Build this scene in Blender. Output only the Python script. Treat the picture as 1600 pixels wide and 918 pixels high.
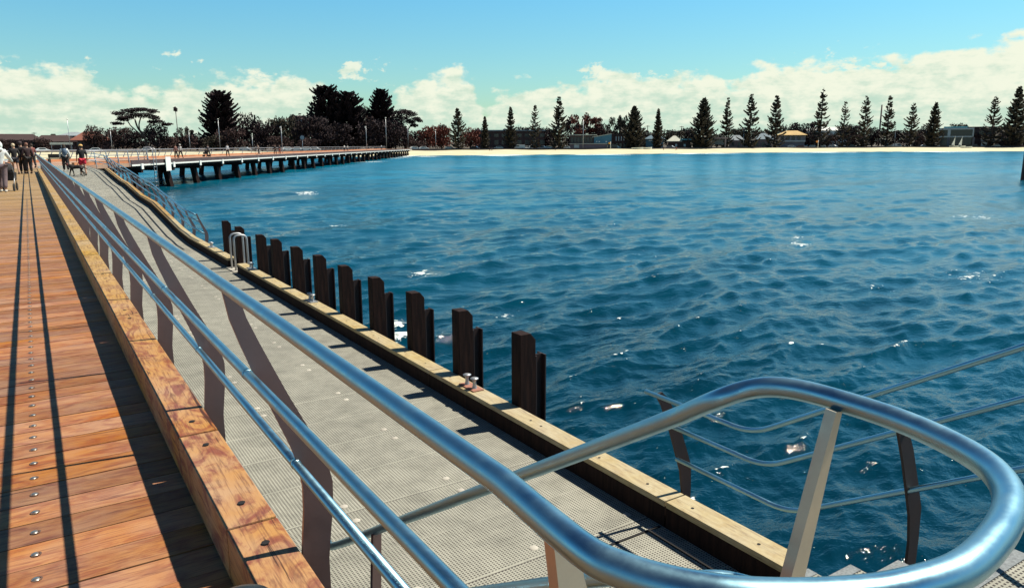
import bpy, bmesh, math, random
import numpy as np
from mathutils import Vector, Matrix
random.seed(7); np.random.seed(7)
R=math.radians
S=bpy.context.scene; col=S.collection
for o in list(bpy.data.objects): bpy.data.objects.remove(o)

# ---------------- camera ----------------
FPX=1150.0; EYE=Vector((0,0,1.5)); ROLL=0.0032
_p=math.atan((459-226.6)/FPX); _a=math.atan((800-40.7)/FPX*math.cos(_p))
F=Vector((math.sin(_a)*math.cos(_p),math.cos(_a)*math.cos(_p),-math.sin(_p)))
R0=Vector((math.cos(_a),-math.sin(_a),0)); U0=R0.cross(F)
UX=U0*math.cos(ROLL)+R0*math.sin(ROLL); RX=R0*math.cos(ROLL)-U0*math.sin(ROLL)
cd=bpy.data.cameras.new('camera'); cam=bpy.data.objects.new('camera',cd); col.objects.link(cam)
cd.sensor_width=36; cd.lens=FPX/1600*36; cd.clip_start=.02; cd.clip_end=20000
cam.matrix_world=Matrix(((RX.x,UX.x,-F.x,EYE.x),(RX.y,UX.y,-F.y,EYE.y),(RX.z,UX.z,-F.z,EYE.z),(0,0,0,1)))
S.camera=cam
def ray(x,y): return F+RX*((x-800)/FPX)+UX*((459-y)/FPX)
def atz(x,y,z):
    r=ray(x,y); return EYE+r*((z-EYE.z)/r.z)
def atr(x,y,d):                 # point at horizontal distance d along a pixel ray
    r=ray(x,y); return EYE+r*(d/math.hypot(r.x,r.y))
# ---------------- light ----------------
tosun=Vector((.62,-.13,1)).normalized()
sun_el=math.asin(tosun.z); sun_az=math.atan2(tosun.x,tosun.y)
S.view_settings.view_transform='Standard'; S.view_settings.look='None'
S.view_settings.exposure=.60; S.view_settings.gamma=1
sl=bpy.data.lights.new('sun','SUN'); sl.energy=5.0; sl.angle=R(.53); sl.color=(1,.94,.80)
so=bpy.data.objects.new('sun',sl); col.objects.link(so)
so.rotation_euler=tosun.to_track_quat('Z','Y').to_euler()
W=bpy.data.worlds.new("World"); S.world=W; W.use_nodes=True
def world():
    nt=W.node_tree; N=nt.nodes; L=nt.links; N.clear()
    out=N.new('ShaderNodeOutputWorld'); bg=N.new('ShaderNodeBackground'); bg.inputs[1].default_value=.064
    sky=N.new('ShaderNodeTexSky'); sky.sky_type='NISHITA'; sky.sun_disc=False
    sky.sun_elevation=sun_el; sky.sun_rotation=sun_az; sky.air_density=1.0; sky.dust_density=.6; sky.ozone_density=2.5
    def M(op,a,b=None,c=None):
        n=N.new('ShaderNodeMath'); n.operation=op
        for i,v in enumerate((a,b,c)):
            if v is None: continue
            if isinstance(v,(int,float)): n.inputs[i].default_value=v
            else: L.new(v,n.inputs[i])
        return n.outputs[0]
    tc=N.new('ShaderNodeTexCoord'); sp=N.new('ShaderNodeSeparateXYZ'); L.new(tc.outputs['Generated'],sp.inputs[0])
    az=M('ARCTAN2',sp.outputs[0],sp.outputs[1]); el=M('ARCSINE',sp.outputs[2])
    azd=M('MULTIPLY',az,57.2958); eld=M('MULTIPLY',el,57.2958)
    # cloud-bank top height by azimuth (degrees)
    prof=[(-12,4.6),(-3,4.9),(-.8,5.0),(1.3,5.2),(4.4,4.9),(6.2,3.6),(8,3.9),(10.2,4.6),(13.6,5.1),(16.6,5.0),(18.8,4.4),(20.2,2.6),(23.6,2.6),(24.8,4.6),(28.2,5.5),(29.6,5.3),(30.8,3.0),(32.5,4.2),(35,4.5),(36.2,4.3),(38.6,4.4),(39.6,5.2),(42.4,5.5),(44.5,4.9),(47.3,5.2),(49,4.7),(51,5.2),(53,6.1),(55.2,5.5),(60,5.7),(63,6.1),(66,6.6)]
    cr=N.new('ShaderNodeValToRGB'); e=cr.color_ramp.elements; cr.color_ramp.interpolation='LINEAR'
    def ps(a): return (a+12)/78.0
    while len(e)>1: e.remove(e[-1])
    e[0].position=ps(prof[0][0]); e[0].color=(prof[0][1]/10,)*3+(1,)
    for a,t in prof[1:]:
        x=e.new(ps(a)); x.color=(t/10,)*3+(1,)
    L.new(M('DIVIDE',M('ADD',azd,12),78.0),cr.inputs[0])
    top=M('MULTIPLY',cr.outputs[0],10.0)
    def noise(sx,sy,det,rough,off=0.):
        cx=N.new('ShaderNodeCombineXYZ'); L.new(M('MULTIPLY',azd,sx),cx.inputs[0]); L.new(M('MULTIPLY',eld,sy),cx.inputs[1]); cx.inputs[2].default_value=off
        n=N.new('ShaderNodeTexNoise'); n.inputs['Scale'].default_value=1; n.inputs['Detail'].default_value=det; n.inputs['Roughness'].default_value=rough
        L.new(cx.outputs[0],n.inputs['Vector']); return n.outputs[0]
    n1=noise(.50,.85,7,.54); n2=noise(.25,1.3,5,.6,3.3); n3=noise(.9,1.6,6,.6,7.7); n4=noise(.35,.55,7,.62,11.3)
    dens=M('ADD',M('MULTIPLY',M('SUBTRACT',top,eld),.55),M('MULTIPLY',M('SUBTRACT',n1,.50),3.0))
    m1=N.new('ShaderNodeMapRange'); m1.interpolation_type='SMOOTHSTEP'; L.new(dens,m1.inputs[0]); m1.inputs[1].default_value=-.10; m1.inputs[2].default_value=.42
    # small detached puffs just above the bank
    band=M('SUBTRACT',1.0,M('ABSOLUTE',M('MULTIPLY',M('SUBTRACT',eld,5.1),.75)))
    d2=M('ADD',M('MULTIPLY',n4,2.2),M('MULTIPLY',band,.28))
    m2=N.new('ShaderNodeMapRange'); m2.interpolation_type='SMOOTHSTEP'; L.new(d2,m2.inputs[0]); m2.inputs[1].default_value=1.44; m2.inputs[2].default_value=1.60
    mask=M('MAXIMUM',m1.outputs[0],M('MULTIPLY',m2.outputs[0],.9))
    mask=M('MULTIPLY',mask,M('GREATER_THAN',el,-.02))
    # cloud brightness: bright heads, greyer streaky bellies
    sh=N.new('ShaderNodeMapRange'); sh.interpolation_type='SMOOTHSTEP'
    L.new(M('ADD',M('ADD',M('MULTIPLY',n3,.9),M('MULTIPLY',n2,.75)),M('MULTIPLY',M('SUBTRACT',eld,3.0),.07)),sh.inputs[0]); sh.inputs[1].default_value=.55; sh.inputs[2].default_value=1.05
    cc=N.new('ShaderNodeMix'); cc.data_type='RGBA'; L.new(sh.outputs[0],cc.inputs[0])
    cc.inputs[6].default_value=(5.6,7.6,6.2,1); cc.inputs[7].default_value=(9.3,9.7,7.9,1)
    tint=N.new('ShaderNodeMix'); tint.data_type='RGBA'; tint.blend_type='MULTIPLY'; tint.inputs[0].default_value=1
    L.new(sky.outputs[0],tint.inputs[6])
    tr=N.new('ShaderNodeMapRange'); L.new(eld,tr.inputs[0]); tr.inputs[1].default_value=2; tr.inputs[2].default_value=12
    tcx=N.new('ShaderNodeMix'); tcx.data_type='RGBA'; L.new(tr.outputs[0],tcx.inputs[0])
    tcx.inputs[6].default_value=(1.0,1.32,1.08,1); tcx.inputs[7].default_value=(.70,1.50,1.60,1)
    zr=N.new('ShaderNodeMapRange'); zr.interpolation_type='SMOOTHSTEP'; L.new(eld,zr.inputs[0]); zr.inputs[1].default_value=11; zr.inputs[2].default_value=42
    zc=N.new('ShaderNodeMix'); zc.data_type='RGBA'; L.new(zr.outputs[0],zc.inputs[0]); L.new(tcx.outputs[2],zc.inputs[6]); zc.inputs[7].default_value=(.13,.27,.42,1)
    L.new(zc.outputs[2],tint.inputs[7])
    mx=N.new('ShaderNodeMix'); mx.data_type='RGBA'; L.new(mask,mx.inputs[0]); L.new(tint.outputs[2],mx.inputs[6]); L.new(cc.outputs[2],mx.inputs[7])
    L.new(mx.outputs[2],bg.inputs[0]); L.new(bg.outputs[0],out.inputs[0])
world()

# ---------------- helpers ----------------
def tag(o,label=None,cat=None,group=None,kind=None):
    if label: o['label']=label
    if cat: o['category']=cat
    if group: o['group']=group
    if kind: o['kind']=kind
    return o
def empty(name,loc=(0,0,0),rz=0):
    o=bpy.data.objects.new(name,None); o.empty_display_size=.2; col.objects.link(o); o.location=loc; o.rotation_euler=(0,0,rz); return o
def thing(name,label,cat,group=None,loc=(0,0,0),rz=0): return tag(empty(name,loc,rz),label,cat,group)
WORD=['nearest','second nearest','third nearest','fourth nearest','fifth nearest','sixth nearest','seventh nearest','eighth nearest','ninth nearest','tenth nearest','eleventh nearest','twelfth nearest','thirteenth nearest','fourteenth nearest','fifteenth nearest','sixteenth nearest','seventeenth nearest','eighteenth nearest']
FARW=['farthest','second farthest','third farthest','fourth farthest','fifth farthest','sixth farthest']
def ordw(i,n): return FARW[n-1-i] if n-1-i<min(4,n//2) else WORD[i]
class MB:
    def __init__(s): s.v=[]; s.f=[]; s.m=[]; s.sm=[]
    def add(s,vs,fs,mi=0,smooth=False):
        b=len(s.v); s.v+= [tuple(v) for v in vs]; s.f+=[tuple(i+b for i in f) for f in fs]; s.m+=[mi]*len(fs); s.sm+=[smooth]*len(fs); return s
    def box(s,x0,y0,z0,x1,y1,z1,mi=0,M=None):
        vs=[Vector((x,y,z)) for z in (z0,z1) for y in (y0,y1) for x in (x0,x1)]
        if M: vs=[M@v for v in vs]
        return s.add(vs,[(0,2,3,1),(4,5,7,6),(0,1,5,4),(2,6,7,3),(0,4,6,2),(1,3,7,5)],mi)
    def bar(s,a,b,w,h=None,mi=0,up=(0,0,1)):
        a=Vector(a); b=Vector(b); h=h or w; d=(b-a).normalized(); u=Vector(up)
        if abs(d.dot(u))>.98: u=Vector((1,0,0))
        x=d.cross(u).normalized(); y=x.cross(d)
        vs=[p+x*sx*w/2+y*sy*h/2 for p in (a,b) for sy in(-1,1) for sx in(-1,1)]
        return s.add(vs,[(0,1,3,2),(4,6,7,5),(0,4,5,1),(2,3,7,6),(0,2,6,4),(1,5,7,3)],mi)
    def tube(s,pts,r,n=10,mi=0,caps=True,closed=False):
        pts=[Vector(p) for p in pts]; m=len(pts); rr=r if isinstance(r,(list,tuple)) else [r]*m
        T=[]
        for i in range(m):
            a=pts[max(i-1,0)]; b=pts[min(i+1,m-1)]; T.append((b-a).normalized())
        u=Vector((0,0,1)) if abs(T[0].z)<.9 else Vector((1,0,0))
        x=T[0].cross(u).normalized(); vs=[]
        for i in range(m):
            x=(x-T[i]*x.dot(T[i])).normalized(); y=T[i].cross(x)
            vs+=[pts[i]+(x*math.cos(2*math.pi*k/n)+y*math.sin(2*math.pi*k/n))*rr[i] for k in range(n)]
        fs=[(i*n+k,i*n+(k+1)%n,(i+1)*n+(k+1)%n,(i+1)*n+k) for i in range(m-1) for k in range(n)]
        s.add(vs,fs,mi,True)
        if caps:
            b=len(s.v)-len(vs); s.f+=[tuple(b+k for k in range(n))[::-1],tuple(b+(m-1)*n+k for k in range(n))]; s.m+=[mi,mi]; s.sm+=[False,False]
        return s
    def lathe(s,prof,c=(0,0,0),n=14,mi=0):
        c=Vector(c); vs=[]
        for (r,z) in prof: vs+=[c+Vector((r*math.cos(2*math.pi*k/n),r*math.sin(2*math.pi*k/n),z)) for k in range(n)]
        m=len(prof); fs=[(i*n+k,i*n+(k+1)%n,(i+1)*n+(k+1)%n,(i+1)*n+k) for i in range(m-1) for k in range(n)]
        return s.add(vs,fs,mi,True)
    def ell(s,c,rx,ry,rz,n=10,m=6,mi=0):
        c=Vector(c); vs=[c+Vector((rx*math.sin(math.pi*i/m)*math.cos(2*math.pi*k/n),ry*math.sin(math.pi*i/m)*math.sin(2*math.pi*k/n),rz*math.cos(math.pi*i/m))) for i in range(m+1) for k in range(n)]
        fs=[(i*n+k,(i+1)*n+k,(i+1)*n+(k+1)%n,i*n+(k+1)%n) for i in range(m) for k in range(n)]
        return s.add(vs,fs,mi,True)
    def prism(s,poly,y0,y1,mi=0,M=None):       # polygon in XZ extruded along Y
        n=len(poly); vs=[Vector((x,y0,z)) for x,z in poly]+[Vector((x,y1,z)) for x,z in poly]
        if M: vs=[M@v for v in vs]
        return s.add(vs,[tuple(range(n)),tuple(range(2*n-1,n-1,-1))]+[(i,i+n,(i+1)%n+n,(i+1)%n) for i in range(n)],mi)
    def build(s,name,mats,parent=None,bevel=0):
        me=bpy.data.meshes.new(name); me.from_pydata(s.v,[],s.f)
        if not isinstance(mats,(list,tuple)): mats=[mats]
        for m in mats: me.materials.append(m)
        me.polygons.foreach_set('material_index',s.m); me.polygons.foreach_set('use_smooth',s.sm)
        bm=bmesh.new(); bm.from_mesh(me)
        if not getattr(s,'nofix',False): bmesh.ops.recalc_face_normals(bm,faces=bm.faces)
        if bevel: bmesh.ops.bevel(bm,geom=bm.edges[:],offset=bevel,segments=2,affect='EDGES',profile=.6)
        bm.to_mesh(me); bm.free(); me.update()
        o=bpy.data.objects.new(name,me); col.objects.link(o)
        if parent: o.parent=parent
        return o
def copy_tree(o,parent=None):
    c=o.copy(); col.objects.link(c)
    if parent: c.parent=parent
    for ch in o.children: copy_tree(ch,c)
    return c
def smoothpath(pts,sub=8):                      # Catmull-Rom
    P=[Vector(p) for p in pts]; out=[]
    for i in range(len(P)-1):
        a=P[max(i-1,0)];b=P[i];c=P[i+1];d=P[min(i+2,len(P)-1)]
        for k in range(sub):
            t=k/sub; out.append(.5*((2*b)+(c-a)*t+(2*a-5*b+4*c-d)*t*t+(3*b-a-3*c+d)*t**3))
    out.append(P[-1]); return out
def fillet(pts,rad,n=6):                        # round the corners of a polyline
    P=[Vector(p) for p in pts]; out=[P[0]]
    for i in range(1,len(P)-1):
        a=(P[i-1]-P[i]); b=(P[i+1]-P[i]); r=min(rad,a.length*.45,b.length*.45)
        p0=P[i]+a.normalized()*r; p1=P[i]+b.normalized()*r
        for k in range(n+1):
            t=k/n; out.append(p0*(1-t)**2+P[i]*2*t*(1-t)+p1*t*t)
    out.append(P[-1]); return out

# ---------------- materials ----------------
def mat(name,c,rough=.7,metal=0,noise=None,bump=None,c2=None,scale=(1,1,1),spec=.5,island=0,det=6,lo=.35,hi=.65):
    m=bpy.data.materials.new(name); m.use_nodes=True; nt=m.node_tree; N=nt.nodes; L=nt.links; b=N['Principled BSDF']
    b.inputs['Base Color'].default_value=(*c,1); b.inputs['Roughness'].default_value=rough; b.inputs['Metallic'].default_value=metal; b.inputs['Specular IOR Level'].default_value=spec
    if noise:
        tc=N.new('ShaderNodeTexCoord'); mp=N.new('ShaderNodeMapping'); mp.inputs['Scale'].default_value=scale; L.new(tc.outputs['Object'],mp.inputs[0])
        vec=mp.outputs[0]
        if island:
            g=N.new('ShaderNodeNewGeometry'); ad=N.new('ShaderNodeVectorMath'); ad.operation='ADD'; ml=N.new('ShaderNodeMath'); ml.operation='MULTIPLY'; ml.inputs[1].default_value=37.
            L.new(g.outputs['Random Per Island'],ml.inputs[0]); L.new(vec,ad.inputs[0]); L.new(ml.outputs[0],ad.inputs[1]); vec=ad.outputs[0]
        n=N.new('ShaderNodeTexNoise'); n.inputs['Scale'].default_value=noise; n.inputs['Detail'].default_value=det; n.inputs['Roughness'].default_value=.6; L.new(vec,n.inputs['Vector'])
        r=N.new('ShaderNodeMapRange'); L.new(n.outputs[0],r.inputs[0]); r.inputs[1].default_value=lo; r.inputs[2].default_value=hi
        x=N.new('ShaderNodeMix'); x.data_type='RGBA'; L.new(r.outputs[0],x.inputs[0]); x.inputs[6].default_value=(*c,1); x.inputs[7].default_value=(*(c2 or tuple(v*.6 for v in c)),1)
        last=x.outputs[2]
        if island:
            v=N.new('ShaderNodeHueSaturation'); mr=N.new('ShaderNodeMapRange'); L.new(g.outputs['Random Per Island'],mr.inputs[0]); mr.inputs[3].default_value=1-island; mr.inputs[4].default_value=1+island
            L.new(mr.outputs[0],v.inputs['Value']); L.new(last,v.inputs['Color']); last=v.outputs[0]
        L.new(last,b.inputs['Base Color'])
        if bump:
            bp=N.new('ShaderNodeBump'); bp.inputs['Strength'].default_value=bump; bp.inputs['Distance'].default_value=.01; L.new(n.outputs[0],bp.inputs['Height']); L.new(bp.outputs[0],b.inputs['Normal'])
    return m
def wood_mat(name,base,dark,red,along='X',rv=.25,far=None,fy=(0,1),figr=(.36,.74)):
    m=bpy.data.materials.new(name); m.use_nodes=True; nt=m.node_tree; N=nt.nodes; L=nt.links; b=N['Principled BSDF']; b.inputs['Roughness'].default_value=.62; b.inputs['Specular IOR Level'].default_value=.3
    tc=N.new('ShaderNodeTexCoord'); g=N.new('ShaderNodeNewGeometry'); ml=N.new('ShaderNodeMath'); ml.operation='MULTIPLY'; ml.inputs[1].default_value=53.; L.new(g.outputs['Random Per Island'],ml.inputs[0])
    ad=N.new('ShaderNodeVectorMath'); ad.operation='ADD'; L.new(tc.outputs['Object'],ad.inputs[0])
    oi=N.new('ShaderNodeObjectInfo'); m2=N.new('ShaderNodeMath'); m2.operation='MULTIPLY_ADD'; m2.inputs[1].default_value=91.; L.new(oi.outputs['Random'],m2.inputs[0]); L.new(ml.outputs[0],m2.inputs[2]); L.new(m2.outputs[0],ad.inputs[1])
    def nz(sc,s,det,dist=0):
        mp=N.new('ShaderNodeMapping'); mp.inputs['Scale'].default_value=sc; L.new(ad.outputs[0],mp.inputs[0])
        n=N.new('ShaderNodeTexNoise'); n.inputs['Scale'].default_value=s; n.inputs['Detail'].default_value=det; n.inputs['Distortion'].default_value=dist; n.inputs['Roughness'].default_value=.62; L.new(mp.outputs[0],n.inputs['Vector']); return n.outputs[0]
    st=(1,9,9) if along=='X' else (9,1,9)
    grain=nz(st,5,8,.6); fig=nz((1,2.6,2.6) if along=='X' else (2.6,1,2.6),3.2,6,1.8); blot=nz((1,1,1),1.3,4)
    def mr(v,a,b_):
        r=N.new('ShaderNodeMapRange'); r.interpolation_type='SMOOTHSTEP'; L.new(v,r.inputs[0]); r.inputs[1].default_value=a; r.inputs[2].default_value=b_; return r.outputs[0]
    def mix(f,a,c):
        x=N.new('ShaderNodeMix'); x.data_type='RGBA'; L.new(f,x.inputs[0])
        for i,v in ((6,a),(7,c)):
            if isinstance(v,tuple): x.inputs[i].default_value=(*v,1)
            else: L.new(v,x.inputs[i])
        return x.outputs[2]
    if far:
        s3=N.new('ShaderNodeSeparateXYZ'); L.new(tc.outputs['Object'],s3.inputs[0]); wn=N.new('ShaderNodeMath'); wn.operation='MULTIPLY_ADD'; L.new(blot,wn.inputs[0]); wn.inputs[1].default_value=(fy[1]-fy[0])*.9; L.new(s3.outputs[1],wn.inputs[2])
        wf=mr(wn.outputs[0],fy[0]+(fy[1]-fy[0])*.45,fy[1]+(fy[1]-fy[0])*.45); base=mix(wf,base,far); red=mix(wf,red,tuple(v*.75 for v in far))  # paler along Y: low-angle sheen put into the colour, along with wear
    c=mix(mr(fig,*figr),base,red)
    mm=N.new('ShaderNodeMath'); mm.operation='MULTIPLY'; mm.inputs[1].default_value=.75; L.new(mr(grain,.5,.74),mm.inputs[0])
    c=mix(mm.outputs[0],c,dark)
    fine=nz((.8,26,26) if along=='X' else (26,.8,26),4.5,5,.2); crk=nz((.5,16,16) if along=='X' else (16,.5,16),2.2,3,.9)
    f1=N.new('ShaderNodeMath'); f1.operation='MULTIPLY'; f1.inputs[1].default_value=.5; L.new(mr(fine,.50,.66),f1.inputs[0]); c=mix(f1.outputs[0],c,dark)
    f2=N.new('ShaderNodeMath'); f2.operation='MULTIPLY'; f2.inputs[1].default_value=.85; L.new(mr(crk,.66,.70),f2.inputs[0]); c=mix(f2.outputs[0],c,tuple(v*.35 for v in dark))
    v=N.new('ShaderNodeHueSaturation'); r=N.new('ShaderNodeMapRange'); L.new(g.outputs['Random Per Island'],r.inputs[0]); r.inputs[3].default_value=1-rv; r.inputs[4].default_value=1+rv
    L.new(r.outputs[0],v.inputs['Value']); L.new(c,v.inputs['Color'])
    r2=N.new('ShaderNodeMapRange'); L.new(blot,r2.inputs[0]); r2.inputs[1].default_value=.3; r2.inputs[2].default_value=.7; r2.inputs[3].default_value=.8; r2.inputs[4].default_value=1.25; L.new(r2.outputs[0],v.inputs['Saturation'])
    L.new(v.outputs[0],b.inputs['Base Color'])
    bp=N.new('ShaderNodeBump'); bp.inputs['Strength'].default_value=.35; bp.inputs['Distance'].default_value=.006; L.new(grain,bp.inputs['Height']); L.new(bp.outputs[0],b.inputs['Normal'])
    return m
def grating_mat():
    m=bpy.data.materials.new('moulded_grating'); m.use_nodes=True; nt=m.node_tree; N=nt.nodes; L=nt.links; b=N['Principled BSDF']; b.inputs['Roughness'].default_value=.8
    tc=N.new('ShaderNodeTexCoord'); sp=N.new('ShaderNodeSeparateXYZ'); L.new(tc.outputs['Object'],sp.inputs[0])
    def M(op,a,b_=None):
        n=N.new('ShaderNodeMath'); n.operation=op
        for i,v in enumerate((a,b_)):
            if v is None: continue
            if isinstance(v,(int,float)): n.inputs[i].default_value=v
            else: L.new(v,n.inputs[i])
        return n.outputs[0]
    def hole(v,p,lo,hi):
        f=M('FRACT',M('DIVIDE',v,p)); return M('MULTIPLY',M('GREATER_THAN',f,lo),M('LESS_THAN',f,hi))
    h=M('MULTIPLY',hole(sp.outputs[0],.027,.22,.78),hole(sp.outputs[1],.0225,.25,.75))
    seam=M('FRACT',M('DIVIDE',M('ADD',sp.outputs[1],.2),1.4)); s=M('LESS_THAN',seam,.022)
    seam2=M('FRACT',M('DIVIDE',M('ADD',sp.outputs[1],.2+.7),1.4)); s2=M('LESS_THAN',seam2,.008)
    gap=M('LESS_THAN',seam,.005)
    h=M('MULTIPLY',h,M('SUBTRACT',1.0,M('MAXIMUM',s,s2))); h=M('MAXIMUM',h,gap)
    n=N.new('ShaderNodeTexNoise'); n.inputs['Scale'].default_value=1.1; n.inputs['Detail'].default_value=7; L.new(tc.outputs['Object'],n.inputs['Vector'])
    x0=N.new('ShaderNodeMix'); x0.data_type='RGBA'; L.new(n.outputs[0],x0.inputs[0]); x0.inputs[6].default_value=(.33,.32,.265,1); x0.inputs[7].default_value=(.25,.245,.205,1)
    x=N.new('ShaderNodeMix'); x.data_type='RGBA'; L.new(h,x.inputs[0]); L.new(x0.outputs[2],x.inputs[6]); x.inputs[7].default_value=(.03,.022,.02,1)
    pn=N.new('ShaderNodeTexWhiteNoise'); pn.noise_dimensions='2D'; cb=N.new('ShaderNodeCombineXYZ'); L.new(M('FLOOR',M('DIVIDE',M('ADD',sp.outputs[1],.2),1.4)),cb.inputs[0]); L.new(M('FLOOR',M('DIVIDE',sp.outputs[0],1.65)),cb.inputs[1]); L.new(cb.outputs[0],pn.inputs['Vector'])
    n3=N.new('ShaderNodeTexNoise'); n3.inputs['Scale'].default_value=3.5; n3.inputs['Detail'].default_value=8; n3.inputs['Roughness'].default_value=.7; L.new(tc.outputs['Object'],n3.inputs['Vector'])
    st=N.new('ShaderNodeMapRange'); L.new(n3.outputs[0],st.inputs[0]); st.inputs[1].default_value=.42; st.inputs[2].default_value=.72; st.inputs[3].default_value=1.08; st.inputs[4].default_value=.68
    hv=N.new('ShaderNodeHueSaturation'); L.new(M('MULTIPLY',st.outputs[0],M('ADD',M('MULTIPLY',pn.outputs[0],.16),.92)),hv.inputs['Value']); L.new(x.outputs[2],hv.inputs['Color'])
    L.new(hv.outputs[0],b.inputs['Base Color']); return m
def steel_mat(name,c=(.30,.52,.63),rough=.33):  # default blue: reflected sky put into the steel's base colour
    m=bpy.data.materials.new(name); m.use_nodes=True; nt=m.node_tree; N=nt.nodes; L=nt.links; b=N['Principled BSDF']; b.inputs['Metallic'].default_value=1; b.inputs['Base Color'].default_value=(*c,1)
    tc=N.new('ShaderNodeTexCoord'); n=N.new('ShaderNodeTexNoise'); n.inputs['Scale'].default_value=9; n.inputs['Detail'].default_value=8; n.inputs['Roughness'].default_value=.7; L.new(tc.outputs['Object'],n.inputs['Vector'])
    r=N.new('ShaderNodeMapRange'); L.new(n.outputs[0],r.inputs[0]); r.inputs[1].default_value=.35; r.inputs[2].default_value=.7; r.inputs[3].default_value=rough-.05; r.inputs[4].default_value=rough+.14; L.new(r.outputs[0],b.inputs['Roughness'])
    r2=N.new('ShaderNodeMix'); r2.data_type='RGBA'; L.new(n.outputs[0],r2.inputs[0]); r2.inputs[6].default_value=(*c,1); r2.inputs[7].default_value=tuple(v*.82 for v in c)+(1,); L.new(r2.outputs[2],b.inputs['Base Color'])
    return m
def water_mat():
    m=bpy.data.materials.new('sea_water'); m.use_nodes=True; nt=m.node_tree; N=nt.nodes; L=nt.links; b=N['Principled BSDF']
    b.inputs['Roughness'].default_value=.06; b.inputs['IOR'].default_value=1.26
    tc=N.new('ShaderNodeTexCoord')
    def nz(sc,s,det,dist=0):
        mp=N.new('ShaderNodeMapping'); mp.inputs['Scale'].default_value=sc; mp.inputs['Rotation'].default_value=(0,0,R(-28)); L.new(tc.outputs['Object'],mp.inputs[0])
        n=N.new('ShaderNodeTexNoise'); n.inputs['Scale'].default_value=s; n.inputs['Detail'].default_value=det; n.inputs['Distortion'].default_value=dist; n.inputs['Roughness'].default_value=.6; L.new(mp.outputs[0],n.inputs['Vector']); return n.outputs[0]
    n1=nz((.6,1,1),14,3,.3); n2=nz((.45,1,1),2.6,4,.4); n3=nz((1,1,1),.025,3)
    b1=N.new('ShaderNodeBump'); b1.inputs['Strength'].default_value=1; b1.inputs['Distance'].default_value=.013; L.new(n1,b1.inputs['Height'])
    b2=N.new('ShaderNodeBump'); b2.inputs['Strength'].default_value=1; b2.inputs['Distance'].default_value=.045; L.new(n2,b2.inputs['Height']); L.new(b1.outputs[0],b2.inputs['Normal'])
    L.new(b2.outputs[0],b.inputs['Normal'])
    at=N.new('ShaderNodeAttribute'); at.attribute_name='foam_glint'
    at2=N.new('ShaderNodeAttribute'); at2.attribute_name='sky_shallow'
    body=N.new('ShaderNodeMix'); body.data_type='RGBA'; L.new(at2.outputs['Fac'],body.inputs[0]); body.inputs[6].default_value=(.0005,.016,.032,1); body.inputs[7].default_value=(.001,.112,.185,1)
    vr=N.new('ShaderNodeMix'); vr.data_type='RGBA'; vr.blend_type='MULTIPLY'; vr.inputs[0].default_value=1; L.new(body.outputs[2],vr.inputs[6])
    rr=N.new('ShaderNodeMapRange'); n5=nz((.35,1,1),.22,6,.6); m5=N.new('ShaderNodeMath'); m5.operation='ADD'; L.new(n3,m5.inputs[0]); L.new(n5,m5.inputs[1]); L.new(m5.outputs[0],rr.inputs[0]); rr.inputs[1].default_value=.75; rr.inputs[2].default_value=1.25; rr.inputs[3].default_value=.62; rr.inputs[4].default_value=1.38; L.new(rr.outputs[0],vr.inputs[7])
    fn=nz((.7,1,1),6.0,6,.8)
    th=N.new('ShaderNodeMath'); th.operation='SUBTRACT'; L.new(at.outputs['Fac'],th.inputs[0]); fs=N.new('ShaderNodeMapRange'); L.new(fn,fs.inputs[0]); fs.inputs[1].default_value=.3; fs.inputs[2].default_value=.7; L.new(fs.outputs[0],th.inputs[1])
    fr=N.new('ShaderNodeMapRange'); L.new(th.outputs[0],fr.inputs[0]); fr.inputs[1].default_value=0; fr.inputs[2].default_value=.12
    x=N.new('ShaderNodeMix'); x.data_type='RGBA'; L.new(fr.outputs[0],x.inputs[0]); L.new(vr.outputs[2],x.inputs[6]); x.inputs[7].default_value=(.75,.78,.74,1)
    L.new(x.outputs[2],b.inputs['Base Color'])
    rg=N.new('ShaderNodeMapRange'); L.new(fr.outputs[0],rg.inputs[0]); at3=N.new('ShaderNodeAttribute'); at3.attribute_name='ripple'; L.new(at3.outputs['Fac'],rg.inputs[3]); rg.inputs[4].default_value=.6; L.new(rg.outputs[0],b.inputs['Roughness'])
    return m
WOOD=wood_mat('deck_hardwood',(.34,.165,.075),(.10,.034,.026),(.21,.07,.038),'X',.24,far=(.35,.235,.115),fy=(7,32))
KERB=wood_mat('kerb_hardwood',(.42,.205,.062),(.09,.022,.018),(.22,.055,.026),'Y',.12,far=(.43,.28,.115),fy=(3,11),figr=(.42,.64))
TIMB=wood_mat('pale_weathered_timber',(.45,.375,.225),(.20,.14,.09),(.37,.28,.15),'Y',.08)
GRATE=grating_mat(); STEEL=steel_mat('brushed_steel'); PLATE_SHADE=steel_mat('shaded_steel_plate',(.29,.20,.20),.40); WATER=water_mat()  # plate steel: shade on the posts put into its maroon colour
PLATE_LIT=steel_mat('sunlit_steel_plate',(.62,.54,.44),.5)  # lit copy of the plate steel, sunlight put into the colour
GALV=mat('galvanised_steel',(.42,.43,.45),.45,.7)
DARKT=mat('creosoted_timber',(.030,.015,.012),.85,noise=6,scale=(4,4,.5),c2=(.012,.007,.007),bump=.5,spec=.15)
RUST=mat('dark_rusted_steel',(.03,.014,.012),.7,.0,noise=5,c2=(.022,.014,.016))
BLACK=mat('black_gap',(.006,.005,.006),.9)
CONC=mat('weathered_concrete',(.45,.42,.36),.85,noise=1.5,c2=(.33,.30,.26))
WPAINT=mat('white_paint',(.78,.78,.72),.6)
SAND=mat('beach_sand',(.56,.51,.35),.95,noise=.15,c2=(.48,.43,.28),det=8)
GROUND=mat('dry_grass',(.10,.075,.05),.95,noise=.05,c2=(.06,.05,.035),det=8)
BOLT=mat('bolt_steel',(.5,.46,.40),.35,.9)
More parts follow.
